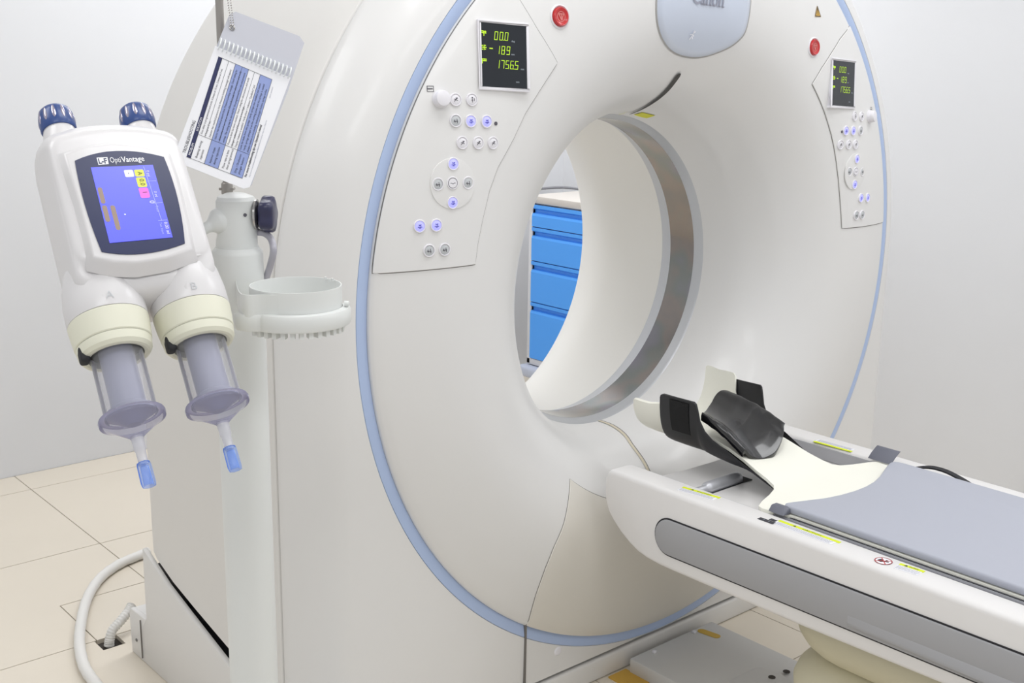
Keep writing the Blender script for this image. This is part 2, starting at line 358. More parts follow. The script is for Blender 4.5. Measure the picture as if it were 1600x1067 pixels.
# floor tiles, 3 mm joints
TP, TX, TY = .588, -.80, .943
_tile = None
def tile(x0, y0, x1, y1):
    global _tile
    g = .0014; b = MB(); b.box(((x0+x1)/2, (y0+y1)/2, -.0065), (x1-x0-2*g, y1-y0-2*g, .013)); return b.build('tile', 'floor_tile', floor, smooth=False)
i0, i1 = int((X0-TX)/TP)-1, int((X1-TX)/TP)+1; j0, j1 = int((Y0-TY)/TP)-1, int((Y1-TY)/TP)+1
for i in range(i0, i1+1):
    for j in range(j0, j1+1):
        x0, x1 = max(TX+i*TP, X0), min(TX+(i+1)*TP, X1); y0, y1 = max(TY+j*TP, Y0), min(TY+(j+1)*TP, Y1)
        if x1-x0 < .02 or y1-y0 < .02: continue
        if i == -1 and j == 0:          # this tile is cut around a small access piece
            b = MB(); g = .0014
            b.box(((x0-1.045)/2, (y0+y1)/2, -.0065), (-1.045-x0-2*g, y1-y0-2*g, .013))
            b.box(((-1.045-2*g+x1)/2, (1.192+y1)/2, -.0065), (x1+1.045-0*g, y1-1.192-2*g, .013)); b.build('tile', 'floor_tile', floor, smooth=False)
            tile(-1.045, y0, x1, 1.192)
        elif i == -1 and j == -1:       # this one has the cable opening
            hx0, hx1, hy0, hy1 = -1.052, -.995, .884, .9416
            b = MB(); g = .0014; z = -.0065
            b.box(((x0+hx0)/2, (y0+y1)/2, z), (hx0-x0, y1-y0-2*g, .013)); b.box(((hx1+x1)/2, (y0+y1)/2, z), (x1-hx1, y1-y0-2*g, .013))
            b.box(((hx0+hx1)/2, (y0+hy0)/2, z), (hx1-hx0, hy0-y0, .013)); b.build('tile', 'floor_tile', floor, smooth=False)
        else: tile(x0, y0, x1, y1)
b = MB(); b.box((-1.023, .912, -.0118), (.06, .062, .002)); b.build('cable_opening', 'pit_dark', floor)

# ------------------------------------------------------------------ ct gantry
H = .93
g = thing('ct_gantry', 'large white ring-shaped CT scanner gantry with pale blue ring and two control panels', 'scanner', (0, .4, 0))
_raw = [(.383,.241),(.387,.20),(.398,.145),(.414,.107),(.430,.078),(.449,.050),(.474,.024),(.503,.0),(.54,-.022),(.58,-.037),(.63,-.045),(.69,-.044),(.76,-.033),(.82,-.017),(.84,-.009),(.8475,-.0035),(.8498,.0005),(.85,.006)]
PROF = [(p.x, p.y) for p in catmull([(r, y, 0) for r, y in _raw], 5)]
_ptab = [p for p in PROF if p[0] < .8499]
_pt = []
for p in _ptab:
    if not _pt or p[0] > _pt[-1][0]+1e-6: _pt.append(p)
def zc(r): return H+.0142*(r-.383)/.467
def rad(x, z):
    r = math.hypot(x, z-H)
    for _ in range(3): r = math.hypot(x, z-zc(r))
    return r
def fy(x, z): return interp(rad(x, z), _pt)
def fn(x, z):
    e = .004; gx = (fy(x+e, z)-fy(x-e, z))/(2*e); gz = (fy(x, z+e)-fy(x, z-e))/(2*e)
    return Vector((gx, -1, gz)).normalized()
def sp(x, z, off=0):
    n = fn(x, z); return Vector((x, fy(x, z), z))+n*off
def sframe(x, z, off=0, roll=0):
    n = fn(x, z); u = Vector((0, 0, 1)); u = (u-n*u.dot(n)).normalized(); r = u.cross(n)
    if roll: r, u = r*math.cos(roll)+u*math.sin(roll), u*math.cos(roll)-r*math.sin(roll)
    return frame(sp(x, z, off), r, u, n)
NS = 180
def ring_rows(prof, zfun): return [[(r*math.cos(2*PI*k/NS), y, zfun(r)+r*math.sin(2*PI*k/NS)) for k in range(NS)] for r, y in prof]
b = MB(); b.grid(ring_rows(PROF, zc), closed=True); face_ob = b.build('front_cover', 'shell_white', g, ang=60)
ZR = H+.0142
b = MB(); b.grid(ring_rows([(.8495,.0065),(.8497,.0048),(.8515,.0036),(.862,.0018),(.872,.0006),(.8748,.0012),(.876,.006)], lambda r: ZR), closed=True)
ring = b.build('accent_ring', 'accent_blue', g, ang=60)
# body outline: arch of radius W above the axis, straight sides and a flat bottom below
def outline(W, zb, n=150):
    pts = []; L = H-zb
    nb, ns, na = 40, 26, 100
    for k in range(nb): pts.append((lerp(-W, W, k/nb), zb))
    for k in range(ns): pts.append((W, lerp(zb, H, k/ns)))
    for k in range(na): a = PI*k/na; pts.append((W*math.cos(a), H+W*math.sin(a)))
    for k in range(ns): pts.append((-W, lerp(H, zb, k/ns)))
    return pts
ZB = [(0,.066),(.1,.119),(.2,.166),(.31,.202),(.48,.238),(.61,.269),(.73,.3135),(.9,.37)]
def sec(W, y):
    return [(x, y, z) for x, z in outline(W, interp(y, ZB))]
def circ_like(r, y, zcen, base):
    out = []
    for x, _, z in base:
        a = math.atan2(z-zcen, x); out.append((r*math.cos(a), y, zcen+r*math.sin(a)))
    return out
s1 = sec(.893, .0025)
rows = [circ_like(.8745, .006, ZR, s1), circ_like(.8765, .0005, ZR, s1), s1, sec(.905,.006), sec(.92,.014), sec(.938,.028), sec(.955,.048), sec(.97,.072), sec(.980,.094), sec(.985,.108), sec(.984,.1105), sec(.978,.112)]
b = MB(); b.grid(rows, closed=True); b.build('shoulder_cover', 'shell_white', g, ang=50)
rows = [sec(.978,.113), sec(.985,.1145), sec(.9875,.118)]+[sec(.9875, y) for y in (.2,.31,.4,.5,.6,.68)]+[sec(.984,.705), sec(.972,.735), sec(.95,.765), sec(.92,.795), sec(.88,.82), sec(.84,.838)]
b = MB(); b.grid(rows, closed=True); b.build('side_cover', 'shell_side', g, ang=50)
rear = sec(.84, .838)
b = MB(); b.grid([rear, circ_like(.70, .845, H-.02, rear), circ_like(.58, .848, H-.032, rear), circ_like(.525, .842, H-.034, rear)], closed=True); b.build('rear_cover', 'shell_side', g, ang=50)
b = MB(); b.grid([sec(.9755,.1135), sec(.98,.1125), sec(.9755,.1115)], closed=True); b.build('shell_seam', 'seam_grey', g)
# bore
b = MB(); b.grid(ring_rows([(.3845,.238),(.3826,.2405),(.380,.246),(.3735,.262),(.3725,.264)], lambda r: H), closed=True); b.build('bore_trim', 'trim_silver', g)
b = MB(); b.grid(ring_rows([(.3725,.2635),(.3725,.28),(.3725,.31),(.3725,.346)], lambda r: H), closed=True); b.build('scan_window', 'scan_film', g).__setitem__('label', 'mirrored film band round the bore')
b = MB(); b.grid(ring_rows([(.3725,.3455),(.374,.350),(.384,.384),(.386,.388)], lambda r: H), closed=True); b.build('bore_trim', 'trim_silver', g)
lp = [(.386,.3875),(.386,.45),(.387,.55),(.389,.59),(.397,.625),(.412,.662),(.434,.705),(.46,.748),(.487,.79),(.507,.822),(.518,.838),(.525,.842)]
b = MB(); b.grid(ring_rows(lp, lambda r: H-.034*max(0,(r-.386))/.139), closed=True); b.build('bore_liner', 'bore_white', g, ang=60)
b = MB()
b.grid(ring_rows([(.3838,.2378),(.3855,.236)], lambda r: H), closed=True); b.build('bore_seam', 'seam_grey', g)

# patches that stand 2.5 mm proud of the front cover, with a dark edge line coloured in as gap shade
def grid_patch(name, rowsxz, m, off=.0025, gap_w=.0022, parent=g):
    R_, C_ = len(rowsxz), len(rowsxz[0]); b = MB()
    b.grid([[sp(x, z, off) for x, z in r] for r in rowsxz], 0)
    loop = [(0, j) for j in range(C_)]+[(i, C_-1) for i in range(1, R_)]+[(R_-1, j) for j in range(C_-2, -1, -1)]+[(i, 0) for i in range(R_-2, 0, -1)]
    P = [Vector(rowsxz[i][j]) for i, j in loop]; n = len(P)
    cx = sum((p for p in P), Vector((0, 0)))/n
    area = sum(P[k].x*P[(k+1) % n].y-P[(k+1) % n].x*P[k].y for k in range(n)); sgn = 1 if area > 0 else -1
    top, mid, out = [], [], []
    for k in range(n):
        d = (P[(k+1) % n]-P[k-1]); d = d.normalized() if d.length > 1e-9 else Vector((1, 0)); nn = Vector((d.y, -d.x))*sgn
        q = P[k]+nn*.0008; o = P[k]+nn*gap_w
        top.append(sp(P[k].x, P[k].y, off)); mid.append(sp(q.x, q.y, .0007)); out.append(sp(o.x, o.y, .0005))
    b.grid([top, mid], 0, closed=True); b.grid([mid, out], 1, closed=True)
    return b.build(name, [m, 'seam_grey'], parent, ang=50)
CV = [(math.hypot(x, z-H), math.atan2(x, H-z)) for x, _, z in COVER]   # radius, angle from straight down
CV.append((.846, CV[-1][1]+.018)); CV.sort()
rows = []
for k in range(26):
    r = lerp(CV[0][0], .8465, k/25); a = interp(r, CV)
    rows.append([(r*math.sin(t), zc(r)-r*math.cos(t)) for t in [lerp(a, -a, c/40) for c in range(41)]])
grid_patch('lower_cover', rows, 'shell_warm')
b = MB(); b.box((-.4455, .0035, .150), (.0045, .012, .17)); b.build('cover_joint', 'seam_grey', g)
b = MB(); sx, _, sz = SCREW[0]; b.lathe([(.011,0),(.011,.003),(.008,.006),(.0,.007)], 20, X=axis_frame((sx, .004, sz), (0, -1, 0))); b.build('cover_plug', 'button_white', g)

def panel(name, pts, side, label):
    """pts: inner boundary from the top vertex on the ring down to the inner bottom corner, then the outer bottom corner"""
    inner = sorted([(z, x) for x, _, z in pts[:-1]]); zb = inner[0][0]; zt = inner[-1][0]
    zo = pts[-1][2]; rows = []
    n = 44; zs = sorted(set([lerp(zb, zt-.002, k/n) for k in range(n+1)]+[z for z, _ in inner[1:-1]]))
    for z in zs:
        xi = interp(z, inner); f = max(0, 1-(z-zb)/.05)
        ro = .8468
        row = []
        for c in range(17):
            t = c/16; zz = z+(zo-zb)*t*f*.5
            xo = side*math.sqrt(max(ro*ro-(zz-ZR)**2, 0)); row.append((lerp(xi, xo, t), zz))
        rows.append(row)
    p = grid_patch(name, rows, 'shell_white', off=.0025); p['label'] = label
    return p
PAN_L[0] = [-.543, 0, 1.586]
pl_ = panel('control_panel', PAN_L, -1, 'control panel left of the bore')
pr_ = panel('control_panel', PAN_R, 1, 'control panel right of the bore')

# buttons: one mesh per kind, copied
def icon(kind, X, mb, mi):
    w = .0014
    S = {'w': [[(-.004,-.004),(.003,.004)],[(-.004,.001),(.004,-.002)],[(0,.004),(.001,.001),(.004,.003)]],
         'p': [[(0,.001),(0,-.0055)],[(-.002,-.001),(.002,-.001)],[(.0045,.003),(.0055,.0),(.0045,-.003)]],
         'g': [[(-.005,-.001),(.004,-.001)],[(.002,.004),(.003,-.005)],[(-.003,.002),(-.005,-.001),(-.002,-.003)]],
         'b': [[(-.005,-.002),(.005,-.002)],[(-.002,.004),(-.002,.001),(.003,.003)],[(.002,-.004),(-.002,-.004)],[(.002,.004),(.002,-.001)]],
         'c': [[(-.006,0),(-.0025,0),(-.001,-.0015),(.001,-.0015),(.0025,0),(.006,0)]]}[kind]
    for s in S: stroke(mb, s, w, X, mi, z=.0002)
    if kind == 'p': disc(mb, (0, .004), .0018, X, mi, 10, .0002)
def make_btn(kind):
    b = MB(); cap = {'w': 'button_white', 'p': 'button_white', 'g': 'button_grey', 'b': 'button_blue', 'c': 'button_white'}[kind]
    b.lathe([(.0148,-.002),(.0148,.0008),(.0138,.0022),(.0122,.0022),(.0114,.0006),(.0112,-.001)], 24, 0, cap=False)
    if kind == 'c': b.lathe([(.0118,-.001),(.0118,.0014),(.0108,.0018),(.0,.002)], 24, 3); b.lathe([(.0106,.0019),(.0104,.0022),(.0,.0024)], 24, 1)
    else: b.lathe([(.0112,-.001),(.0112,.0006),(.0100,.0014),(.0,.002)], 24, 1)
    icon(kind, Matrix.Translation((0, 0, .0022)), b, 2)
    ob = b.build('button', ['button_white', cap, 'icon_blue' if kind == 'b' else 'icon_dark', 'icon_dark'], None)
    me = ob.data; bpy.data.objects.remove(ob); return me
BT = {k: make_btn(k) for k in 'wpgbc'}
b = MB(); b.lathe([(.0165,-.002),(.0165,.004),(.0155,.006),(.0150,.006),(.0148,.013),(.0135,.016),(.010,.017),(.0,.017)], 28); _k = b.build('knob', 'button_white', None); KNOB = _k.data; bpy.data.objects.remove(_k)
for tab, par in ((BTN_L, pl_), (BTN_R, pr_)):
    for x, z, k in tab:
        if k == 'pad':
            b = MB(); b.lathe([(.0475,-.002),(.0468,.0003),(.0455,.0005),(.0,.0005)], 48, X=sframe(x, z, .0031)); b.build('button_pad', 'shell_white', par)
    for x, z, k in tab:
        if k == 'pad': continue
        if k == 'dot':
            b = MB(); b.lathe([(.0036,-.001),(.0036,.001),(.0,.0012)], 14, X=sframe(x, z, .0025)); b.build('sensor_dot', 'icon_dark', par)
        elif k == 'knob':
            put(KNOB, sframe(x, z, .0025), par, 'knob')
            b = MB(); q = sframe(x-.0165 if x < 0 else x+.016, z+.018, .0028); stroke(b, [(-.006,-.005),(.006,-.005),(.006,.005),(-.006,.005),(-.006,-.005)], .0011, q); stroke(b, [(-.005,0),(.004,0)], .002, q); b.build('knob_icon', 'icon_dark', par, smooth=False)
        else: put(BT[k], sframe(x, z, .0036) @ Matrix.Scale(.84, 4), par, 'button')

SEG = {'0': 'abcdef', '1': 'bc', '7': 'abc', '5': 'acdfg', '6': 'acdefg', '8': 'abcdefg', '9': 'abcdfg', '-': 'g'}
def digits(mb, txt, x, y, w, h, gap, X, mi):
    sh = .12
    for ch in txt:
        if ch == '.':
            disc(mb, (x-gap*.5, y+h*.03), h*.06, X, mi, 8); continue
        t = h*.078
        L = {'a': [(0,h),(w,h)], 'd': [(0,0),(w,0)], 'g': [(0,h/2),(w,h/2)], 'f': [(0,h/2),(0,h)], 'b': [(w,h/2),(w,h)], 'e': [(0,0),(0,h/2)], 'c': [(w,0),(w,h/2)]}
        for s in SEG[ch]: stroke(mb, [(x+px*.9+w*.05+py*sh, y+py*.94+h*.03) for px, py in L[s]], t*.95, X, mi)
        x += w+gap
def display(par, c4, label):
    c = [Vector(p) for p in c4]; o = sum(c, Vector())/4; r = ((c[1]-c[0])+(c[2]-c[3])).normalized(); u = ((c[0]-c[3])+(c[1]-c[2])); u = (u-r*u.dot(r)).normalized(); n = r.cross(u)
    W = ((c[1]-c[0]).length+(c[2]-c[3]).length)/2; Hh = ((c[0]-c[3]).length+(c[1]-c[2]).length)/2
    bulge = max((sp((o+r*W*i+u*Hh*j).x, (o+r*W*i+u*Hh*j).z)-o).dot(n) for i in (-.55,-.3,0,.3,.55) for j in (-.55,-.3,0,.3,.55))
    X = frame(o+n*(bulge+.0042), r, u, n); b = MB()
    fw = .006
    for sx, sy, dx, dy in ((0,1,W+2*fw,fw),(0,-1,W+2*fw,fw),(1,0,fw,Hh),(-1,0,fw,Hh)): b.box((sx*(W+fw)/2, sy*(Hh+fw)/2, -.012), (dx, dy, .028), X=X)
    b.build('display_frame', 'button_white', par, bevel=.0015)
    b = MB(); b.box((0, 0, -.012), (W, Hh, .026), X=X); d = b.build('display_screen', 'black_glass', par); d['label'] = label
    X = X @ Matrix.Translation((0, 0, .0014))
    def U(px, py): return ((px-165)/575-.5)*W, (.5-(py-135)/840)*Hh
    k = W/575; kh = Hh/840
    def sub(nm, m, fn):
        q = MB(); fn(q); q.build(nm, m, par, smooth=False)
    for txt, px, py, n_ in (('00.0', 325, 350, 3), ('189', 345, 535, 3), ('1756.5', 340, 722, 5)):
        x, y = U(px, py); gap = 26*k if n_ == 3 else 20*k
        for ch in txt:
            sub('digit', 'digit_green', lambda q: digits(q, ch, x, y, 40*k, 110*kh, gap, X, 0))
            if ch != '.': x += 40*k+gap
    x, y = U(265, 467); sub('digit', 'digit_green', lambda q: stroke(q, [(x, y), (x+36*k, y)], 14*kh, X, 0))
    for py, sh in ((270, 0), (460, 1), (635, 2)):
        x, y = U(195, py); a = 28*k; q = 26*kh
        if sh == 0: P_ = [[(-a,q),(a,q*.6)],[(-a,q*.2),(a,-q*.1)],[(-a*.3,q),(-a*.3,-q*.3)],[(a*.1,q*.8),(0,-q*1.4)],[(a*.7,q),(a*.8,-q*.2)]]
        elif sh == 1: P_ = [[(-a,q*.9),(-a*.5,q*.9)],[(-a*.9,0),(a,0)],[(0,q*1.2),(0,-q*1.2)],[(-a,-q),(-a*.5,-q)],[(a*.4,q),(a*.7,q)],[(a*.4,-q*.9),(a*.7,-q*.9)]]
        else: P_ = [[(-a,q*.8),(a,q*.8)],[(-a,0),(a,0)],[(-a*.8,q),(-a*.9,-q*1.3)],[(a*.2,q),(a*.2,-q*.2)]]
        sub('readout_icon', 'digit_green', lambda m_: [stroke(m_, [(x+i, y+j) for i, j in s], 9*k, X, 0) for s in P_])
    for t, px, py in (('deg', 545, 362), ('mm', 540, 537), ('mm', 660, 725), ('mm', 595, 900)):
        x, y = U(px, py); sub('unit_lettering', 'unit_grey', lambda q: put_text(q, t, X @ Matrix.Translation((x, y, 0)), w=42*k, h=24*kh, bold=.02))
display(pl_, DSP_L, 'black readout with green digits'); display(pr_, DSP_R, 'black readout with green digits')

for x, _, z in RED:
    X = sframe(x, z, 0)
    b = MB(); b.lathe([(.0235,-.002),(.0235,.0012),(.0215,.003),(.0195,.0012),(.0185,-.003)], 32, cap=False, X=X)
    b.lathe([(.0185,-.003),(.0185,.003),(.0168,.0065),(.0145,.0062),(.011,.004),(.0,.0035)], 32, 1, X=X)
    Xi = X @ Matrix.Translation((0, 0, .0048)); stroke(b, [(-.006,.005),(.006,.005),(0,-.007),(-.006,.005)], .0016, Xi, 2); stroke(b, [(0,.004),(0,-.003)], .0016, Xi, 2)
    pts = [(.0095*math.cos(2*PI*i/16), .0095*math.sin(2*PI*i/16)) for i in range(17)]; stroke(b, pts, .0012, Xi, 2)
    q = b.build('emergency_button', ['button_white', 'red_plastic', 'red_light'], g); q['label'] = 'red emergency stop button'
x, _, z = TRI[0]; X = sframe(x, z, .0012)
b = MB(); b.add([(-.015,-.013,0),(.015,-.013,0),(0,.014,0)], [(0,1,2)], 0, X); stroke(b, [(-.0125,-.0115),(.0125,-.0115),(0,.0115),(-.0125,-.0115)], .0018, X, 1, .0003); stroke(b, [(0,.006),(0,-.004)], .0028, X, 1, .0003); disc(b, (0,-.007), .0016, X, 1, 8, .0003)
b.build('warning_sticker', ['amber_plate', 'text_dark'], g, smooth=False)['label'] = 'yellow triangular warning sticker'
# brand plaque
pol = [(x, z) for x, _, z in BRAND]
pol += [(.151,1.60),(.145,1.635),(.128,1.668),(.095,1.692),(.05,1.703),(0,1.706),(-.05,1.703),(-.095,1.692),(-.128,1.668),(-.145,1.635),(-.151,1.60)]
pol = [(p.x, p.y) for p in catmull([(x, z, 0) for x, z in pol+[pol[0]]], 3)][:-1]
cx, cz = 0, 1.572
def plq(x, z, t): return sp(x, z, .003+.006*(1-t**3))
b = MB(); loops = [[plq(lerp(cx, x, t), lerp(cz, z, t), t) for x, z in pol] for t in (.05,.3,.55,.75,.9,1)]
loops.append([sp(x+.0015*(1 if x > 0 else -1), z-.001, .0008) for x, z in pol]); b.grid(loops, closed=True); b.f.append(tuple(range(len(pol)))); b.m.append(0)
plaque = b.build('brand_plaque', 'plaque', g, ang=60)
b = MB(); b.grid([[sp(x*k, cz+(z-cz)*k, .0011) for x, z in pol] for k in (1.0, 1.035)], closed=True); b.build('plaque_seam', 'seam_light', plaque)
X = sframe(.0, 1.5555, .0105, -.045)
b = MB(); put_text(b, 'Canon', X @ Matrix.Translation((-.052, 0, 0)), w=.104, h=.031, bold=.012)
for sx in (-.022, -.012, .0005, .012, .032, .046): stroke(b, [(sx+.0035-.0045, .0012), (sx+.0045+.0045, .0012)], .0024, X)
b.build('brand_lettering', 'text_grey', plaque, smooth=False)
X = sframe(-.030, 1.494, .0098); b = MB()
for s in ([(-.004,-.008),(0,0),(.005,-.007)], [(0,0),(.002,.006),(.007,.009)], [(-.007,.002),(.001,.003),(.006,-.001)], [(.002,.005),(.003,.011)]): stroke(b, s, .0022, X)
b.build('figure_symbol', 'text_white', plaque, smooth=False)
# laser slit, funnel seam and stickers inside the throat
def ribbon(name, pts, widths, m, off=.0012, parent=g):
    b = MB(); P = catmull([(x, y, z) for x, y, z in pts], 5); n = len(P); L, Rr = [], []
    for i, p in enumerate(P):
        w = interp(i/(n-1), widths); q0 = sp(p.x-w/2, p.z, off); q1 = sp(p.x+w/2, p.z, off); L.append(q0); Rr.append(q1)
    b.grid([L, Rr]); return b.build(name, m, parent)
ribbon('laser_slit', SLIT, [(0,.006),(.06,.015),(.5,.012),(1,.005)], 'dark_slot', .0035)
ribbon('cover_seam', FSEAM, [(0,.008),(1,.008)], 'seam_beige', .0016)
ribbon('cover_seam', [(x+.0055, y, z) for x, y, z in FSEAM], [(0,.0025),(1,.0025)], 'seam_grey', .0018)
for S4 in (YSTK, YSTK2):
    b = MB(); c = [Vector((x, y, z)) for x, y, z in S4]
    b.grid([[sp(*(lerp(lerp(c[0], c[1], u), lerp(c[3], c[2], u), v).xz), .0015) for u in (0,.25,.5,.75,1)] for v in (0,.25,.5,.75,1)]); b.build('laser_sticker', 'yellow_sticker', g)['label'] = 'yellow laser warning sticker'
# stand: two side covers and a front sill
ST = [(0,.060),(.1,.094),(.2,.138),(.31,.177),(.48,.222),(.61,.258),(.735,.308)]
side = [(.835,.0),(.838,.108),(.828,.120),(.745,.121),(.737,.128),(.735,.308)]+[(y, z) for y, z in reversed(ST[:-1])]+[(.0,.0)]
for sx in (-1, 1):
    b = MB(); X = frame((sx*1.0, 0, 0), (0, 1, 0), (0, 0, 1), (1, 0, 0)); b.prism(side, -.014 if sx > 0 else -.0, .0 if sx > 0 else .014, X=X)
    q = b.build('stand_cover', 'shell_side', g, bevel=.004, seg=2, bang=25)
b = MB(); b.box((-1.001, .768, .06), (.004, .0018, .10)); b.lathe([(.004,0),(.004,.002),(0,.0025)], 12, X=axis_frame((-1.0, .80, .045), (-1, 0, 0))); b.build('stand_joint', 'seam_grey', g)
b = MB(); b.box((-.950, .786, .059), (.09, .096, .118)); b.build('stand_foot', 'shell_side', g, bevel=.008, seg=3)
b = MB(); b.box((0, .052, .0285), (1.94, .10, .057)); b.build('base_sill', 'shell_side', g, bevel=.008, seg=3)
b = MB(); b.box((0, .42, .06), (1.93, .60, .11)); b.box((0, .52, .10), (1.93, .42, .20)); b.box((0, .655, .13), (1.93, .15, .262)); b.build('stand_gap_backing', 'gap_black', g)  # black boxes added behind the stand gap so it reads as deep shade
b = MB(); b.box((-.15, -.045, .002), (.06, .08, .004)); b.build('floor_strip', 'amber_plate', floor)['label'] = 'amber strip on the floor under the sill'
# ------------------------------------------------------------------ patient table
t = thing('patient_table', 'white patient table with grey side inset and beige folded pedestal in front of the scanner', 'table', (0, -1.2, 0))
YE = -2.35
nose = [(-.100,.575),(-.088,.572),(-.080,.565),(-.075,.553),(-.0745,.53),(-.077,.50),(-.086,.478),(-.103,.459),(-.126,.440),(-.152,.424),(-.178,.412),(-.205,.406),(-.24,.4025),(-.29,.402),(-.6,.404),(-1.0,.412),(YE,.425),(YE,.575)]
rails = []
for sx in (-1, 1):
    b = MB(); X = frame((0, 0, 0), (0, 1, 0), (0, 0, 1), (1, 0, 0))
    b.prism(nose, *((-.29, -.222) if sx < 0 else (.222, .29)), X=X)
    q = b.build('side_rail', 'table_white', t, bevel=.011, seg=4, bang=45, ang=50); rails.append(q)
near, far = rails
def stad(y0, zt0, zb0, y1, zt1, zb1, gz=0):
    zc_ = (zt0+zb0)/2; r = (zt0-zb0)/2+gz; pts = []
    for k in range(17):
        a = PI/2-PI*k/16; pts.append((y0+r*math.cos(a)*.95, zc_+r*math.sin(a)))
    return pts+[(y1, zb1-gz), (y1, zt1+gz)]
XS = frame((0, 0, 0), (0, 1, 0), (0, 0, 1), (1, 0, 0))
b = MB(); b.prism(stad(-.268, .514, .4375, YE+.1, .530, .455, .0032), -.2915, -.285, X=XS); b.build('inset_gap', 'gap_black', near)
b = MB(); b.prism(stad(-.268, .514, .4375, YE+.1, .530, .455), -.2955, -.285, X=XS); q = b.build('inset_panel', 'table_grey', near, bevel=.003, seg=2, bang=45); q['label'] = 'long grey inset panel'
b = MB()   # shallow grip recess: a wedge lip along the lower half of the inset
b.loft([[(-.2956, y, z0), (-.2956-d, y, z0+.004), (-.2956-d, y, z0+.010), (-.2956, y, z0+.022)] for y, z0, d in ((-.70,.447,.0002),(-.80,.448,.004),(-.95,.449,.0065),(YE+.2,.455,.0065))]); b.build('grip_lip', 'table_grey', near)
# bed between the rails
bed = [(-.105,.20),(-.118,.16),(-.128,.08),(-.131,0),(-.128,-.08),(-.118,-.16),(-.105,-.20)]
b = MB(); pl2 = [(x*1.1, y) for y, x in bed]; b.prism([(-.222, YE)]+[(.222, YE)]+pl2, .515, .540); b.build('table_bed', 'table_white', t, bevel=.004, bang=50)
b = MB(); b.box((-.105, -.252, .5395), (.17, .030, .003)); b.build('bed_slot', 'gap_black', t)
b = MB(); X = axis_frame((-.205, -.249, .545), (1, 0, 0))
b.lathe([(.0,0),(.009,.0),(.010,.002),(.010,.045),(.0145,.050),(.0150,.055),(.0150,.145),(.0135,.158),(.009,.163),(.0,.164)], 24, X=X); b.build('bed_roller', 'track_light', t)
for sx in (-1, 1):
    b = MB(); b.box((sx*.2205, -1.225, .555), (.003, 2.15, .03)); b.build('rail_liner', 'liner_grey', t)
    b = MB()
    for dx, z, mi, wd in ((-.2195, .5725, 0, .0030), (-.2172, .5738, 1, .0016), (-.2148, .5715, 0, .0032), (-.2125, .5725, 1, .0014), (-.2108, .5690, 0, .0022), (-.2086, .5735, 2, .0024)):
        b.box((-sx*dx, -1.405, z-.01), (wd, 1.87, .02), mi)
    b.build('side_track', ['track_grey', 'track_light', 'gap_black'], t, bevel=.0004, seg=1)
# couch top: cream board, neck and cupped head end
rows_t = [(-2.3,.2068,.577,0,0),(-.54,.2068,.577,0,0),(-.51,.208,.577,0,0),(-.485,.214,.577,0,0),(-.445,.221,.577,0,0),(-.432,.216,.577,0,0),(-.420,.190,.577,0,0),(-.408,.150,.5775,0,0),(-.397,.120,.579,0,0),(-.385,.104,.581,0,0),(-.36,.097,.588,0,0),(-.33,.093,.596,.0,0),(-.29,.088,.606,.004,0),(-.25,.085,.612,.01,0),(-.20,.085,.614,.02,0),(-.15,.088,.612,.03,0),(-.125,.102,.609,.045,0),(-.108,.106,.606,.070,0),(-.1035,.1075,.604,.100,0),(-.098,.108,.603,.106,0),(-.074,.109,.602,.107,0),(-.062,.113,.601,.106,0),(-.048,.118,.600,.105,0),(-.03,.122,.601,.105,0),(-.012,.124,.603,.104,0),(-.005,.124,.605,.101,0),(-.002,.1235,.607,.096,0)]
def sheet(rows, th, n=20, pw=3.0, lean=0):
    top, bot = [], []
    for y, hw, z, c, ln in rows:
        tr, br = [], []
        for k in range(n+1):
            u = -1+2*k/n; s = abs(u)
            if c > 0:
                a = min(1, c/.03); flat = lerp(1, .72, a); x = hw*(u/flat if s < flat*.0 else u)
                x = hw*math.sin(u*PI/2*lerp(.02, 1.0, a))/math.sin(PI/2*lerp(.02, 1.0, a))
            else: x = hw*u
            dz = c*(s**pw)*(1+(.18*u if c > .06 and th > .006 else 0))
            tr.append((x, y, z+dz)); nx = (1 if u > 0 else -1)*min(1, c*8)*s**2
            br.append((x+nx*th, y, z+dz-th*(1-.75*min(1, c*8)*s**2)))
        top.append(tr); bot.append(br)
    return top, bot
def sheet_build(name, rows, th, m, parent, n=20, pw=3.0, bevel=0):
    top, bot = sheet(rows, th, n, pw); b = MB(); b.grid(top); b.grid(bot, flip=True)
    R_ = len(top)
    b.grid([[r[0] for r in top], [r[0] for r in bot]]); b.grid([[r[-1] for r in top], [r[-1] for r in bot]])
    b.grid([top[0], bot[0]]); b.grid([top[-1], bot[-1]])
    return b.build(name, m, parent, bevel=bevel, seg=2, bang=60, ang=45)
q = sheet_build('couch_top', rows_t, .007, 'cream', t, pw=2.6); q['label'] = 'cream board with neck and cupped head end'
# pedestal with folded bellows
def rrect(cx, cy, hx, hy, r, n=6):
    pts = []
    for sx, sy, a0 in ((1,1,0),(-1,1,PI/2),(-1,-1,PI),(1,-1,1.5*PI)):
        for k in range(n+1): a = a0+PI/2*k/n; pts.append((cx+sx*(hx-r)+r*math.cos(a), cy+sy*(hy-r)+r*math.sin(a)))
    return pts
secs = []
zs = [0,.004]+[lerp(.01,.40,k/60) for k in range(61)]
for z in zs:
    ph = (z % .135)/.135; bulge = .055*math.sin(PI*min(1, max(0, ph)))**.7
    secs.append([(x, y, z) for x, y in rrect(.01, -.98, .15+bulge, .46+bulge, .09+bulge*.8)])
b = MB(); b.loft(secs); b.build('pedestal_bellows', 'bellows_beige', t, ang=70)['label'] = 'beige folded pedestal bellows'
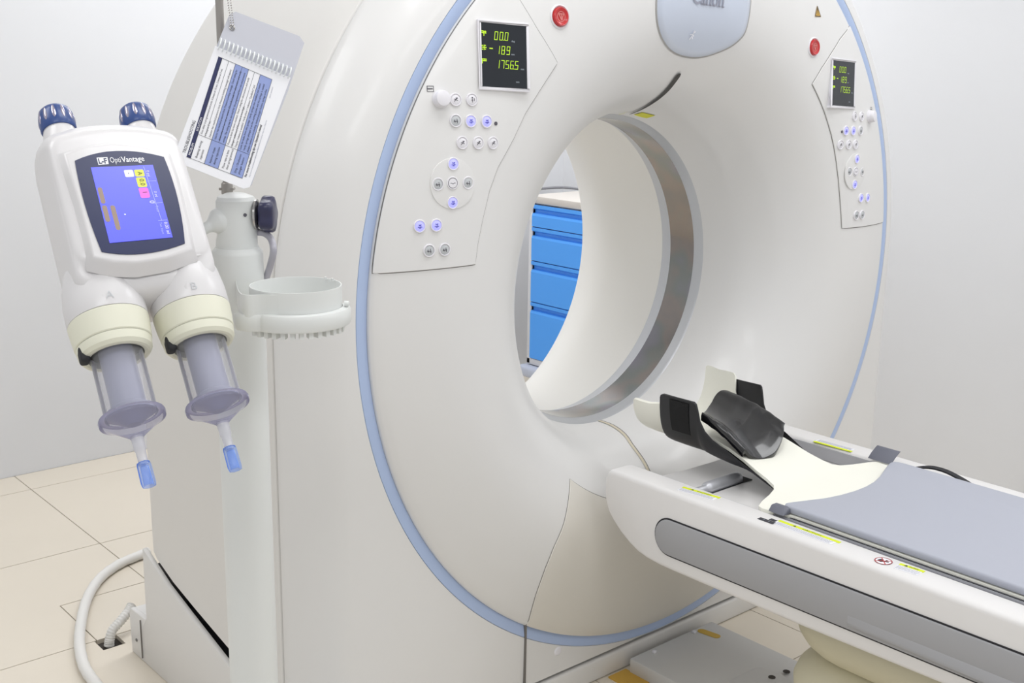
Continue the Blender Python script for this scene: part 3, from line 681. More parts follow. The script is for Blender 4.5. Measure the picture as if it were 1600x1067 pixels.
# grey floor box between scanner and pedestal
b = MB(); b.box((.0275, -.31, .0205), (.305, .58, .039)); pb = b.build('base_box', 'plinth_grey', t, bevel=.005, seg=2)
X = frame((.1205, -.0615, .0402), (.18, -.984, 0), (.984, .18, 0), (0, 0, 1)); b = MB(); b.prism(rrect(0, 0, .031, .0110,  .0105, 4), 0, .0008, X=X); b.build('floor_label', 'tape_amber', pb)
for x, y in ((-.058, -.040), (.095, -.034)):
    b = MB(); b.box((x, y, .0425), (.009, .010, .005)); b.build('clip', 'button_white', pb, bevel=.001)
b = MB(); b.prism(rrect(-.005, -.39, .09, .144, .03), .0395, .0445); ap = b.build('access_plate', 'plinth_grey', pb, bevel=.001)
for x, y in ((.108, -.306), (.060, -.300)):
    b = MB(); b.lathe([(.0085,0),(.0085,.001),(0,.001)], 18, X=axis_frame((x, y, .0446), (0, 0, 1))); b.build('bolt_hole', 'pit_dark', pb)
# labels on the rails
def rail_label(parent, x0, y0, x1, y1, wy, ww, side, txt=True, lines=4, name='caution_label'):
    """yellow strip from (x0,y0) to (x1,y1) on the rail top with a white text field beside it"""
    a, c = Vector((x0, y0)), Vector((x1, y1)); r = (c-a).normalized(); L = (c-a).length
    r3 = Vector((r.x, r.y, 0)); n3 = Vector((0, 0, 1)); u3 = n3.cross(r3)
    X = frame((x0, y0, .5754), r3, u3, n3); b = MB()
    b.box((L/2, wy/2*side, 0), (L, wy, .0006), 0, X); b.box((L*.48, (-ww/2-.0005)*side, 0), (L*.96, ww, .0006), 1, X)
    if txt:
        T = X @ Matrix.Translation((L*.40, wy*.18, .0005)); put_text(b, 'CAUTION', T, w=min(L*.36, .042), h=wy*.62, mi=2)
        cx_ = L*.27; hh = wy*.42
        b.add([(cx_-hh*1.1, wy*.5-hh*.8, .0006), (cx_+hh*1.1, wy*.5-hh*.8, .0006), (cx_, wy*.5+hh, .0006)], [(0, 1, 2)], 2, X)
        rnd = random.Random(L)
        for k in range(lines):
            y = (-.002-(k+.5)*(ww-.003)/lines); x = L*.03
            while x < L*.90:
                w_ = rnd.uniform(.002, .006); stroke(b, [(x, y), (min(x+w_, L*.93), y)], .0011, X, 3, .0006); x += w_+.0014
    else:
        rnd = random.Random(3)
        for k in range(lines):
            y = -side*(.002+(k+.5)*(ww-.003)/lines); x = L*.05
            while x < L*.9:
                w_ = rnd.uniform(.002, .006); stroke(b, [(x, y), (x+w_, y)], .0011, X, 3, .0006); x += w_+.0014
    return b.build(name, ['lime_sticker', 'white_sticker', 'text_dark', 'text_grey'], parent, smooth=False)
rail_label(near, -.2545, -.264, -.2425, -.353, .0085, .017, 1)
rail_label(near, -.2485, -.502, -.2485, -.640, .0085, .017, 1)
rail_label(near, -.2475, -.762, -.2440, -.808, .0085, .019, 1)
rail_label(far, .231, -.252, .235, -.352, .0085, .016, -1, txt=False)
X = frame((-.2555, -.737, .5756), (0, -1, 0), (1, 0, 0), (0, 0, 1)); b = MB()
disc(b, (0, 0), .0155, X, 0, 28, .0001); pts = [(.0148*math.cos(2*PI*i/32), .0148*math.sin(2*PI*i/32)) for i in range(33)]; stroke(b, pts, .0018, X, 1, .0004)
b.add([(-.010,-.004,.0003),(-.001,-.008,.0003),(.002,-.003,.0003),(-.003,.006,.0003),(-.009,.004,.0003)], [(0,1,2,3,4)], 2, X); b.add([(.002,-.003,.0003),(.010,.001,.0003),(.008,.004,.0003),(.000,.0005,.0003)], [(0,1,2,3)], 2, X); b.add([(.001,.005,.0003),(.007,.006,.0003),(.005,.008,.0003),(.001,.0075,.0003)], [(0,1,2,3)], 2, X)
stroke(b, [(-.0105,.0105),(.0105,-.0105)], .0018, X, 1, .0005); stroke(b, [(-.0105,-.0105),(.0105,.0105)], .0018, X, 1, .0005)
b.build('prohibition_sign', ['white_sticker', 'text_red', 'text_dark'], near, smooth=False)['label'] = 'round red crossed-out sign'
X = frame((-.2640, -.488, .5756), (0, -1, 0), (1, 0, 0), (0, 0, 1)); b = MB()
b.box((0, 0, 0), (.036, .011, .0006), 0, X); b.box((.006, .0125, 0), (.014, .009, .0006), 0, X)
for k in (-.006, .006): stroke(b, [(k, -.003), (k, .003)], .001, X, 1, .0005)
b.build('symbol_label', ['text_dark', 'unit_grey'], near, smooth=False)

# cushion with an S-shaped head edge
fe = [(-.2055,-.492),(-.203,-.484),(-.195,-.480),(-.180,-.485),(-.150,-.497),(-.11,-.513),(-.07,-.522),(-.03,-.5265),(.01,-.5265),(.05,-.521),(.09,-.510),(.13,-.495),(.165,-.482),(.185,-.476),(.197,-.478),(.203,-.485),(.206,-.495)]
pol = fe+[(.206, -2.3), (-.206, -2.3)]
b = MB(); b.prism(pol, .5785, .594)
cu = b.build('table_cushion', 'cushion_grey', None, bevel=.005, seg=3, bang=60)
tag(cu, 'flat pale grey foam cushion lying on the patient table', 'cushion')
b = MB(); b.loft([[(x, -.462, z) for x, z in ((-.226,.5785),(-.196,.5785),(-.200,.590),(-.216,.590))], [(x, -.492, z) for x, z in ((-.228,.5785),(-.200,.5785),(-.203,.592),(-.214,.592))], [(x, -.500, z) for x, z in ((-.226,.5785),(-.204,.5785),(-.205,.590),(-.212,.590))]])
tag(b.build('cushion_strap', 'strap_grey', None, bevel=.002), 'dark grey strap end at the near front corner of the pale grey cushion', 'strap')
b = MB(); b.loft([[(x, y, z), (x, y-.058, z), (x+.004, y-.058, z), (x+.004, y, z)] for x, y, z in ((.207,-.408,.580),(.216,-.410,.592),(.232,-.413,.606))])
tag(b.build('cushion_strap', 'strap_grey', None, bevel=.001), 'dark grey strap end standing up at the far front corner of the pale grey cushion', 'strap')
b = MB(); P = catmull([(.222,-.515,.583),(.231,-.545,.5915),(.236,-.58,.591),(.235,-.62,.583),(.229,-.65,.576)], 6)
b.grid([[(p.x-.006, p.y, p.z) for p in P], [(p.x+.006, p.y, p.z+.002) for p in P]]); b.grid([[(p.x-.006, p.y, p.z-.003) for p in P], [(p.x+.006, p.y, p.z-.001) for p in P]], flip=True)
tag(b.build('table_strap', 'gap_black', None), 'thin black strap lying along the far edge of the grey cushion', 'strap')

# black head holder (carbon trough with wings) and glossy pad
rows_h = [(-.425,.080,.562,.0,0),(-.405,.086,.566,.002,0),(-.375,.092,.574,.004,0),(-.34,.096,.585,.008,0),(-.30,.100,.592,.018,0),(-.26,.104,.596,.032,0),(-.22,.107,.598,.046,0),(-.20,.109,.599,.060,0),(-.187,.111,.599,.080,0),(-.181,.112,.599,.102,0),(-.176,.113,.599,.117,0),(-.171,.114,.599,.121,0),(-.12,.114,.599,.120,0),(-.082,.114,.600,.119,0),(-.075,.114,.601,.115,0),(-.072,.113,.602,.108,0)]
hh = sheet_build('head_holder', [(y, hw, z-.010, c+.004 if c else 0, 0) for y, hw, z, c, _ in rows_h], .005, 'carbon', None, n=28, pw=3.2)
tag(hh, 'matt black carbon head holder with upright side wings at the table head', 'head holder')
b = MB(); 
vr = []
for s in (.72,.78,.84,.90,.95,.985):
    x = -(.114*math.sin(s*PI/2)+.0075*s*s); z = .589+.1235*s**3.2; vr.append([(x, y, z) for y in (-.104,-.12,-.14,-.158)])
b.grid(vr); b.grid([[(x+.002, y, z) for x, y, z in r] for r in vr], flip=True); b.build('velcro_patch', 'velcro', hh)
PADS = [(-.090,(-.170,.676),(-.290,.622)),(-.085,(-.168,.684),(-.292,.631)),(-.072,(-.163,.681),(-.297,.617)),(-.05,(-.152,.680),(-.303,.606)),(-.028,(-.140,.681),(-.308,.606)),(-.005,(-.129,.684),(-.311,.612)),(.015,(-.119,.689),(-.307,.621)),(.035,(-.111,.694),(-.300,.633)),(.05,(-.110,.698),(-.292,.646)),(.062,(-.113,.698),(-.283,.656)),(.068,(-.116,.696),(-.281,.657))]
PADS = [tuple(p) for p in catmull([(x, a[0], a[1]) for x, a, _ in PADS], 3)], [tuple(p) for p in catmull([(x, c_[0], c_[1]) for x, _, c_ in PADS], 3)]
top, bot = [], []
for i in range(13):
    s = i/12; tr, br = [], []
    for p, q in zip(*PADS):
        P_ = Vector(p).lerp(Vector(q), s); P_.z += .007*math.sin(PI*s)+.0012*math.sin(s*26+p[0]*20)*math.sin(PI*s)
        tr.append(tuple(P_)); br.append((P_.x*.97, P_.y+.002, P_.z-.011))
    top.append(tr); bot.append(br)
b = MB(); b.grid(top); b.grid(bot, flip=True)
b.grid([[r[0] for r in top], [r[0] for r in bot]]); b.grid([[r[-1] for r in top], [r[-1] for r in bot]]); b.grid([top[0], bot[0]]); b.grid([top[-1], bot[-1]])
hp = b.build('head_pad', 'vinyl_black', None, bevel=.005, seg=3, bang=50, ang=50)
tag(hp, 'glossy black vinyl head pad resting in the head holder', 'head pad')

# ------------------------------------------------------------------ blue cart behind the scanner
c = thing('supply_cart', 'supply cart with bright blue drawers seen through the scanner bore', 'cart', (1.5, 1.6, 0))
CX, CY0, CY1 = 1.25, 1.30, 1.905
zt = .858
b = MB(); b.box((CX+.22, (CY0+CY1)/2, (.19+zt)/2), (.40, CY1-CY0-.004, zt-.19)); b.build('cart_body', 'cart_frame', c, bevel=.004)
for y in (CY1-.011, CY0+.011):
    b = MB(); b.box((CX+.012, y, (.165+zt)/2), (.03, .022, zt-.165)); b.build('corner_post', 'cart_frame', c, bevel=.003)
b = MB(); b.box((CX+.012, (CY0+CY1)/2, .178), (.03, CY1-CY0, .028)); b.build('bottom_rail', 'cart_frame', c, bevel=.003)
b = MB(); b.box((CX+.215, (CY0+CY1)/2, .875), (.44, CY1-CY0+.02, .032)); b.build('cart_worktop', 'cart_top', c, bevel=.006)
dz = [.856, .761, .617, .440, .193]
for k in range(4):
    z1, z0 = dz[k]-.002, dz[k+1]+.002; ya, yb = CY0+.024, CY1-.024
    b = MB(); X = frame((CX, 0, 0), (0, -1, 0), (0, 0, 1), (-1, 0, 0))
    prof = [(z1, -.004), (z1, .008), (z1-.014, .008), (z1-.016, .002), (z1-.022, -.010), (z1-.034, -.010), (z1-.036, .004), (z1-.046, .008), (z0, .008), (z0, -.004)]
    b.grid([[(-ya, z, d) for z, d in prof], [(-yb, z, d) for z, d in prof]], X=X)
    for yy in (ya, yb): b.add([(-yy, z, d) for z, d in prof], [tuple(range(len(prof)))], 0, X)
    b.build('drawer', 'cart_blue', c, smooth=True, ang=20)
b = MB(); b.tube([(CX-.01, CY1-.004, .782), (CX-.028, CY1+.012, .782), (CX-.034, CY1+.020, .780)], .006, 10); b.build('side_hook', 'steel', c)
b = MB(); b.box((CX+.20, (CY0+CY1)/2, .135), (.47, CY1-CY0+.05, .05)); b.build('base_bumper', 'bumper', c, bevel=.015, seg=3)
b = MB(); b.box((CX+.21, (CY0+CY1)/2, .09), (.40, CY1-CY0-.06, .045)); b.build('base_tray', 'cart_top', c, bevel=.006)
for x in (CX+.03, CX+.38):
    for y in (CY0+.05, CY1-.03):
        b = MB(); b.lathe([(.0,-.012),(.026,-.012),(.032,-.008),(.032,.008),(.026,.012),(.0,.012)], 20, 0, axis_frame((x, y, .033), (1, 0, 0)))
        b.box((x, y, .062), (.034, .02, .03), 1); b.build('caster', ['rubber', 'steel'], c)
b = MB(); b.tube([(1.20, Y1-.05, .868), (X1-.10, Y1-.05, .868), (X1-.065, Y1-.065, .868), (X1-.05, Y1-.10, .868), (X1-.05, .95, .868)], .006, 12)
b.tube([(X1-.05, 1.1, .868), (X1, 1.1, .868)], .005, 8)
for x in (1.26, 1.64): b.tube([(x, Y1-.05, .866), (x, Y1-.0, .866)], .005, 8)
tag(b.build('wall_rail', 'rail_grey', None), 'thin grey horizontal wall rail above the blue cart, running round the room corner', 'rail')
# hoses at the foot of the scanner
b = MB(); P = catmull(HOSE, 8); rr = [.0135*(1+.035*math.sin(i*1.7)) for i in range(len(P))]; b.tube(P, rr, 14)
tag(b.build('floor_cable', 'cable_white', None, ang=80), 'thick white cable looping over the floor tiles beside the scanner', 'cable')
ch = catmull([(-.948,.950,.062),(-.962,.938,.055)]+[(x, y, z+.012) for x, y, z in CHOSE[1:3]]+[(-1.024,.914,.004),(-1.026,.9135,-.008)], 14)
b = MB(); b.tube(ch, [.0115+.0014*math.sin(i*1.9) for i in range(len(ch))], 14)
tag(b.build('corrugated_hose', 'cable_white', None, ang=80), 'short corrugated white hose dropping into the floor opening', 'hose')
# ------------------------------------------------------------------ injector stand
PX, PY, PR = P_TOP[0], P_TOP[1], .0375
sd = thing('injector_stand', 'white pillar stand carrying the contrast injector beside the scanner', 'stand', (PX, PY, 0))
rt = Vector((_R.x, _R.y, 0)).normalized(); fw = Vector((_F.x, _F.y, 0)).normalized(); up = Vector((0, 0, 1))
zt_ = P_TOP[2]
b = MB(); b.lathe([(PR,.02),(PR,zt_-.004),(PR-.001,zt_),(PR-.0065,zt_+.006),(PR-.0065,zt_+.008)], 48, X=Matrix.Translation((PX, PY, 0))); b.build('pillar', 'pillar_white', sd, ang=30)
b = MB(); b.lathe([(.0,0),(.20,0),(.20,.018),(.19,.026),(.06,.034),(.05,.04),(.0,.04)], 48, X=Matrix.Translation((PX-.02, PY-.02, 0))); b.build('stand_base', 'pillar_white', sd)
# pillar head: round with a flat cut on the injector side
zb0, zb1 = zt_+.004, P_BLK[2]
secs = []
for z in (zb0, zb0+.012, zb0+.022, zb1-.006, zb1-.001):
    row = []
    for k in range(48):
        a = 2*PI*k/48; r = .0302-(.0 if z < zb1-.004 else .004); x, y = r*math.cos(a), r*math.sin(a)
        lim = -.024 if z > zb0+.018 else (-.0302 if z < zb0+.006 else -.0285)
        x = max(x, lim); row.append(tuple(Vector((PX, PY, z))+rt*x+fw*y))
    secs.append(row)
top = [tuple(Vector((PX, PY, zb1+.0035))+(Vector(p)-Vector((PX, PY, zb1-.001)))*.55) for p in secs[-1]]
b = MB(); b.loft(secs+[top]); b.build('pillar_head', 'pillar_white', sd, ang=30)
zA = P_ARM0[2]
AX = Vector((PX, PY, zA))
# arm toward the injector
target = Vector(INJ_O)+Matrix((INJ_B[0], INJ_B[1], INJ_B[2])).transposed() @ Vector((.060, -.022, -.0615))
d = (target-AX).normalized()
X = axis_frame(AX, d)
b = MB(); b.lathe([(.0,.015),(.0185,.018),(.0195,.020),(.0195,.030),(.018,.033),(.010,.042),(.0085,.046),(.0085,(target-AX).length)], 32, X=X); b.build('support_arm', 'pillar_white', sd, ang=30)
b = MB(); b.lathe([(.0026,0),(.0026,.0012),(0,.0012)], 12, X=axis_frame(AX-fw*.0298+rt*.019-fw*(-.006)+up*.002, (rt*.5-fw).normalized())); b.build('set_screw', 'icon_dark', sd)
# star knob
KX = axis_frame(AX+rt*.028, rt)
b = MB(); b.lathe([(.0,0),(.020,0),(.0225,.001),(.0225,.004),(.018,.006),(0,.006)], 32, X=KX); b.build('knob_washer', 'steel', sd)
b = MB(); b.lathe([(.0,.006),(.015,.0065),(.0235,.010),(.0255,.013),(.0255,.024),(.0235,.028),(.018,.030),(.0,.030)], 60, X=KX, lobes=(5, .10)); b.build('star_knob', 'knob_navy', sd, ang=50)
b = MB(); b.tube(catmull(CABLE, 6), .0052, 12); b.build('arm_cable', 'cable_grey', sd)
# pole above the pillar
p0 = Vector((P_POLE0[0], P_POLE0[1], zb1-.01))
b = MB(); b.tube([p0, p0+Vector((0, 0, .62))], .0058, 16); b.build('drip_pole', 'pole_grey', sd)
b = MB(); b.box((0, 0, 0), (.022, .012, .004), X=frame(p0+Vector((0, 0, .016)), rt, fw, up)); b.lathe([(.0085,0),(.0085,.016),(.006,.018)], 16, X=Matrix.Translation(p0+Vector((0, 0, .008)))); b.build('pole_clamp', 'pole_grey', sd, bevel=.001)
# cup holder
CC = Vector(CUP); zc0 = CC.z+.004
b = MB(); Ro, Ri = .0648, .0628
prof_o = []
n = 72; secs = []
def cup_top(a):   # rim is a touch lower towards the viewer side
    return 0
for h, r in ((-.034, Ro), (-.004, Ro), (0, Ro-.0004), (0, Ri+.0004), (-.004, Ri), (-.034, Ri)):
    secs.append([(CC.x+r*math.cos(2*PI*k/n), CC.y+r*math.sin(2*PI*k/n), zc0+h) for k in range(n)])
b.grid(secs+[secs[0]], closed=True)
# straight wing back to the pillar
w0 = CC-rt*.050-fw*.040; w1 = Vector((PX, PY, 0))-fw*.0375-rt*.002
for off in (0,):
    a0 = Vector((CC.x, CC.y, 0))-rt*.046-fw*.0452; a1 = Vector((PX, PY, 0))-fw*.036+rt*.012
    a0 = Vector((CC.x, CC.y, 0))-fw*.0640-rt*.006; a1 = Vector((CC.x, CC.y, 0))-fw*.058-rt*.064; a2 = Vector((PX, PY, 0))-fw*.034+rt*.004
    q = []
    for p in catmull([a0, a0*.5+a1*.5-fw*.0005, a1, a2], 5): q.append(p)
    nn = [fw*.0]*len(q)
    b.grid([[(p.x, p.y, zc0-.034) for p in q], [(p.x, p.y, zc0-.003) for p in q], [(p.x+fw.x*.002, p.y+fw.y*.002, zc0-.003) for p in q], [(p.x+fw.x*.002, p.y+fw.y*.002, zc0-.034) for p in q]])
cup = b.build('cup_holder', 'pillar_white', sd, ang=40)
# bumper band round the front of the cup with ribs below
def band_pt(s):
    """s 0..1 along the band: from the pillar front, round the cup"""
    if s < .18:
        k = s/.18; return lerp(1, 0, k), None
    return None, (s-.18)/.82
path = []
L0 = Vector((CC.x, CC.y, 0))-rt*.078-fw*.040; L1 = Vector((CC.x, CC.y, 0))-rt*.060-fw*.0575
path += [L0, L1]
for k in range(0, 25):
    a = math.radians(lerp(238, 385, k/24)); path.append(Vector((CC.x, CC.y, 0))+(rt*math.cos(a)+fw*math.sin(a))*.0685)
path = [Vector((p.x, p.y, 0)) for p in catmull(path, 3)]
rows = []
pr_ = [(-.003,-.030),(.006,-.031),(.0085,-.036),(.0085,-.051),(.007,-.054),(-.003,-.054)]
for i, p in enumerate(path):
    d = (path[min(i+1, len(path)-1)]-path[max(i-1, 0)]).normalized(); nn = Vector((d.y, -d.x, 0))
    e = i/(len(path)-1); sc_ = min(1, e/.04+.35, (1-e)/.05+.3)
    rows.append([(p.x+nn.x*o*sc_, p.y+nn.y*o*sc_, zc0+lerp(-.042, h, .5+.5*sc_)) for o, h in pr_])
b = MB(); b.loft(rows); b.build('cup_band', 'pillar_white', sd, ang=50)
b = MB(); b.lathe([(.0628,-.052),(.0628,-.050),(.0,-.050)], 48, X=Matrix.Translation((CC.x, CC.y, zc0))); b.build('cup_floor', 'pillar_white', sd)
for k in range(13):
    a = math.radians(lerp(222, 350, k/12)); p = Vector((CC.x, CC.y, zc0-.0575))+(rt*math.cos(a)+fw*math.sin(a))*.063
    dd = (rt*math.cos(a)+fw*math.sin(a)); b = MB(); b.box((0, 0, 0), (.014, .0062, .013), X=frame(p, dd, up.cross(dd), up)); b.build('rib', 'pillar_white', sd)
p = CC+rt*.070; b = MB(); b.lathe([(0,0),(.004,0),(.004,.006),(0,.008)], 12, X=axis_frame((p.x-.002, p.y, zc0-.026), rt)); b.build('cup_stud', 'pillar_white', sd)
for a in (40, 55):
    q = Vector((CC.x, CC.y, zc0+.0008))+(rt*math.cos(math.radians(a))+fw*math.sin(math.radians(a)))*.060
    b = MB(); b.box(tuple(q), (.003, .003, .004)); b.build('cup_nib', 'pillar_white', sd)

# ------------------------------------------------------------------ contrast injector
u_, v_, w_ = (Vector(INJ_B[k]).normalized() for k in range(3))
IX = frame(INJ_O, u_, v_, w_)
inj = thing('contrast_injector', 'white two-barrel contrast injector head with blue touch screen and navy knobs', 'injector', tuple(INJ_O))
UC = -.0075
def body_outline(hw, top, bot, rt_, rb=.03, n=8):
    """rounded box outline with arched top; local uv"""
    pts = []
    def arc(cx, cy, r, a0, a1):
        for k in range(n+1): a = lerp(a0, a1, k/n); pts.append((cx+r*math.cos(a), cy+r*math.sin(a)))
    arc(UC+hw-rb, bot+rb, rb, -PI/2, 0); arc(UC+hw-rt_, top-.010-rt_, rt_, 0, PI*.44)
    for k in range(1, 8): x = lerp(hw-rt_*.9, -hw+rt_*.9, k/8); pts.append((UC+x, top-.010*(x/(hw*.8))**2))
    arc(UC-hw+rt_, top-.010-rt_, rt_, PI*.56, PI); arc(UC-hw+rb, bot+rb, rb, PI, 1.5*PI)
    return pts
# w, half width, top, bottom, top corner radius
BS = [(-.062,.070,.105,-.135,.030),(-.056,.084,.120,-.142,.032),(-.046,.090,.129,-.147,.034),(-.020,.093,.133,-.150,.034),(.0,.093,.133,-.150,.034),(.020,.0915,.127,-.149,.034),(.034,.090,.118,-.146,.030),(.042,.0885,.111,-.140,.026),(.0465,.087,.106,-.128,.025),(.0475,.0865,.105,-.116,.024),(.051,.085,.101,-.112,.022),(.0545,.080,.095,-.108,.018),(.0555,.074,.089,-.103,.014)]
b = MB(); b.loft([[(x, y, w) for x, y in body_outline(hw, tp, bt_, r)] for w, hw, tp, bt_, r in BS], X=IX); housing = b.build('housing', 'injector_white', inj, ang=50)
# two shoulders blending into the barrels
for uc in (-.061, .0465):
    b = MB(); secs = []
    for v, rx, ry in ((-.060,.020,.030),(-.075,.032,.040),(-.095,.042,.047),(-.115,.0475,.050),(-.14,.0505,.0515),(-.163,.0505,.0510),(-.1645,.0500,.0505)):
        row = []
        for k in range(40):
            a = 2*PI*k/40; row.append((uc+(0.004 if uc < 0 else -.002)*0+rx*math.cos(a), v, ry*math.sin(a)))
        secs.append(row)
    b.loft(secs, X=IX); b.build('barrel_shoulder', 'injector_white', inj, ang=50)
    VX = IX @ frame((uc, -.165, 0), (1, 0, 0), (0, 0, 1), (0, -1, 0))      # z runs down the barrel
    b = MB(); b.lathe([(.0500,0),(.0505,.001),(.0495,.016),(.0478,.031),(.0470,.032),(.0455,.0325)], 48, 0, VX, cap=True)
    b.lathe([(.0455,.0325),(.0470,.0335),(.0468,.036),(.0455,.044),(.042,.0485),(.0385,.0495),(.0345,.0485),(.0340,.040)], 48, 0, VX, cap=False); b.build('cuff', 'cuff_cream', inj, ang=28)
    b = MB(); X = IX @ Matrix.Translation((uc-.040, -.209, .006)); b.box((0, 0, 0), (.012, .022, .018), X=X); b.build('latch', 'gap_black', inj, bevel=.004, seg=3)
# raised letters A and B on the shoulders
for ch, uc in (('A', -.0635), ('B', .0425)):
    b = MB(); X = IX @ Matrix.Translation((uc, -.157, .0520)); put_text(b, ch, X, h=.0105, align='c', bold=-.01); b.build('barrel_letter', 'button_grey', inj, smooth=False)
    b = MB(); b.lathe([(.016,-.006),(.013,-.001),(.008,.001),(0,.002)], 24, X=IX @ Matrix.Translation((uc, -.150, .0492))); b.build('letter_boss', 'injector_white', inj)
# lower front fold line
b = MB(); pts = catmull([(-.090,-.101,.040),(-.080,-.106,.0485),(-.05,-.113,.0555),(-.008,-.1155,.0565),(.035,-.112,.0555),(.066,-.105,.0485),(.075,-.099,.040)], 6)
b.tube(pts, .0022, 8, X=IX); b.build('housing_fold', 'injector_white', inj)
# bezel, glass, lcd
def cl_smooth(p, n=3): return [(q.x, q.y) for q in catmull([(x, y, 0) for x, y in p+[p[0]]], n)][:-1]
bz = I_BEZ; cxb = sum(p[0] for p in bz)/len(bz); cyb = sum(p[1] for p in bz)/len(bz)
def scl(p, s, w): return [(cxb+(x-cxb)*s, cyb+(y-cyb)*s, w) for x, y in p]
b = MB(); b.loft([scl(bz, 1.10, .050), scl(bz, 1.06, .0555), scl(bz, 1.01, .061), scl(bz, .985, .0645), scl(bz, .955, .0665), scl(bz, .93, .0668)], X=IX); b.build('screen_bezel', 'injector_white', inj, ang=60)
def barrel(p):
    out = []
    for s in (0, 4, 8, 12):
        seg = [p[(s+k) % 16] for k in range(5)]; q = [seg[0], ((seg[1][0]+seg[2][0]+seg[3][0])/3*1.5-(seg[0][0]+seg[4][0])*.25, (seg[1][1]+seg[2][1]+seg[3][1])/3*1.5-(seg[0][1]+seg[4][1])*.25), seg[4]]
        m_ = ((seg[1][0]+seg[2][0]*2+seg[3][0])/4*1.143-(seg[0][0]+seg[4][0])*.0715, (seg[1][1]+seg[2][1]*2+seg[3][1])/4*1.143-(seg[0][1]+seg[4][1])*.0715)
        cxq = (2*m_[0]-.5*(seg[0][0]+seg[4][0]), 2*m_[1]-.5*(seg[0][1]+seg[4][1]))
        for k in range(10):
            t = k/10; out.append(((1-t)**2*seg[0][0]+2*t*(1-t)*cxq[0]+t*t*seg[4][0], (1-t)**2*seg[0][1]+2*t*(1-t)*cxq[1]+t*t*seg[4][1]))
    return out
I_NAVY = barrel(I_NAVY)
b = MB(); b.loft([[(x, y, .060) for x, y in I_NAVY], [(x, y, .0681) for x, y in I_NAVY]], X=IX); b.build('screen_surround', 'navy', inj)
b = MB(); b.loft([[(x, y, .066) for x, y in I_LCD], [(x, y, .0688) for x, y in I_LCD]], X=IX); b.build('touch_screen', 'lcd_blue', inj)['label'] = 'blue touch screen'
Xs = IX @ Matrix.Translation((0, 0, .0691))
for k, q in enumerate(I_ICONS):
    mi = ['lcd_white', 'lcd_yellow', 'lcd_yellow', 'lcd_pink', 'lcd_tan', 'lcd_tan', 'lcd_tan'][k]; c_ = (sum(p[0] for p in q)/4, sum(p[1] for p in q)/4)
    hx = (abs(q[1][0]-q[0][0])+abs(q[2][0]-q[3][0]))/4; hy = (abs(q[0][1]-q[3][1])+abs(q[1][1]-q[2][1]))/4; r_ = min(hx, hy)*(.35 if k < 4 else .95)
    vs = rrect(c_[0], c_[1], hx, hy, r_, 4); b = MB(); b.add([(x, y, 0) for x, y in vs], [tuple(range(len(vs)))], 0, Xs); b.build('screen_button', mi, inj, smooth=False)
b = MB()
for q in I_LINES: stroke(b, q, .0007, Xs, 0, .0001)
b.build('screen_lines', 'lcd_line', inj, smooth=False); b = MB()
disc(b, I_DOT, .0011, Xs, 5, 10, .0001)
def vtext(t_, x, y, h, mi): put_text(b, t_, Xs @ Matrix.Translation((x, y, .0002)) @ Matrix.Rotation(-PI/2, 4, 'Z'), h=h, mi=mi)
vtext('A', .0055, .0158, .0055, 6); vtext('0.0', .0052, .0044, .0060, 6); vtext('1', .0052, -.0160, .0055, 6); vtext('-', -.008, .0150, .0050, 6)
vtext('0', .0105, -.0300, .0065, 5); vtext('0 psi', .0172, .0170, .0036, 5); vtext('0 ml', .0195, -.0160, .0036, 5); vtext('0.00 ml', .0215, -.0640, .0042, 5); vtext('Test Inject', .0155, -.0640, .0028, 4); vtext('Total', .0165, -.0380, .0032, 4)
b.build('screen_lettering', ['lcd_yellow', 'lcd_pink', 'lcd_white', 'lcd_tan', 'lcd_line', 'text_white', 'text_dark'], inj, smooth=False)
Xs = IX @ Matrix.Translation((0, 0, .0684)); b = MB()
lo = I_LOGO; b.add([(x, y, 0) for x, y in lo], [(0, 3, 2, 1)], 0, Xs)
put_text(b, 'L-F', Xs @ Matrix.Translation((lo[3][0]+.0012, lo[3][1]+.0020, .0002)), w=.0108, h=.0080, mi=1, bold=.03)
put_text(b, 'Opti', Xs @ Matrix.Translation((I_TXT[0][0], I_TXT[0][1], .0002)), w=.0135, h=.0085, mi=0)
put_text(b, 'Vantage', Xs @ Matrix.Translation((I_TXT[0][0]+.0145, I_TXT[0][1], .0002)), w=.0295, h=.0085, mi=0, bold=.012)
b.build('brand_lettering', ['text_white', 'navy'], inj, smooth=False)
# knobs
for uc in (-.0615, .047):
    VX = IX @ frame((uc, .099, -.004), (1, 0, 0), (0, 0, -1), (0, 1, 0))
    b = MB(); b.lathe([(.0255,0),(.0245,.020),(.0225,.030),(.0205,.040)], 36, X=VX); b.build('knob_collar', 'injector_white', inj)
    b = MB(); b.lathe([(.0,.038),(.0225,.038),(.0236,.040),(.0238,.050),(.0232,.062),(.0215,.069),(.017,.0735),(.009,.075),(.0,.0755)], 40, X=VX); kb = b.build('manual_knob', 'knob_blue', inj, ang=50)
    b = MB()
    for k in range(12):
        a = 2*PI*k/12+.26; X = VX @ Matrix.Rotation(a, 4, 'Z') @ Matrix.Translation((.0226, 0, .0575)) @ Matrix.Rotation(-.10, 4, 'Y'); secs = []
        for s in range(7):
            h = lerp(-.0105, .0105, s/6); k_ = math.sqrt(max(0, 1-(h/.0108)**2))
            secs.append([(.0016*k_*math.cos(2*PI*j/10), .0030*k_*math.sin(2*PI*j/10), h) for j in range(10)])
        b.loft(secs, X=X)
    b.build('knob_flutes', 'flute', kb)
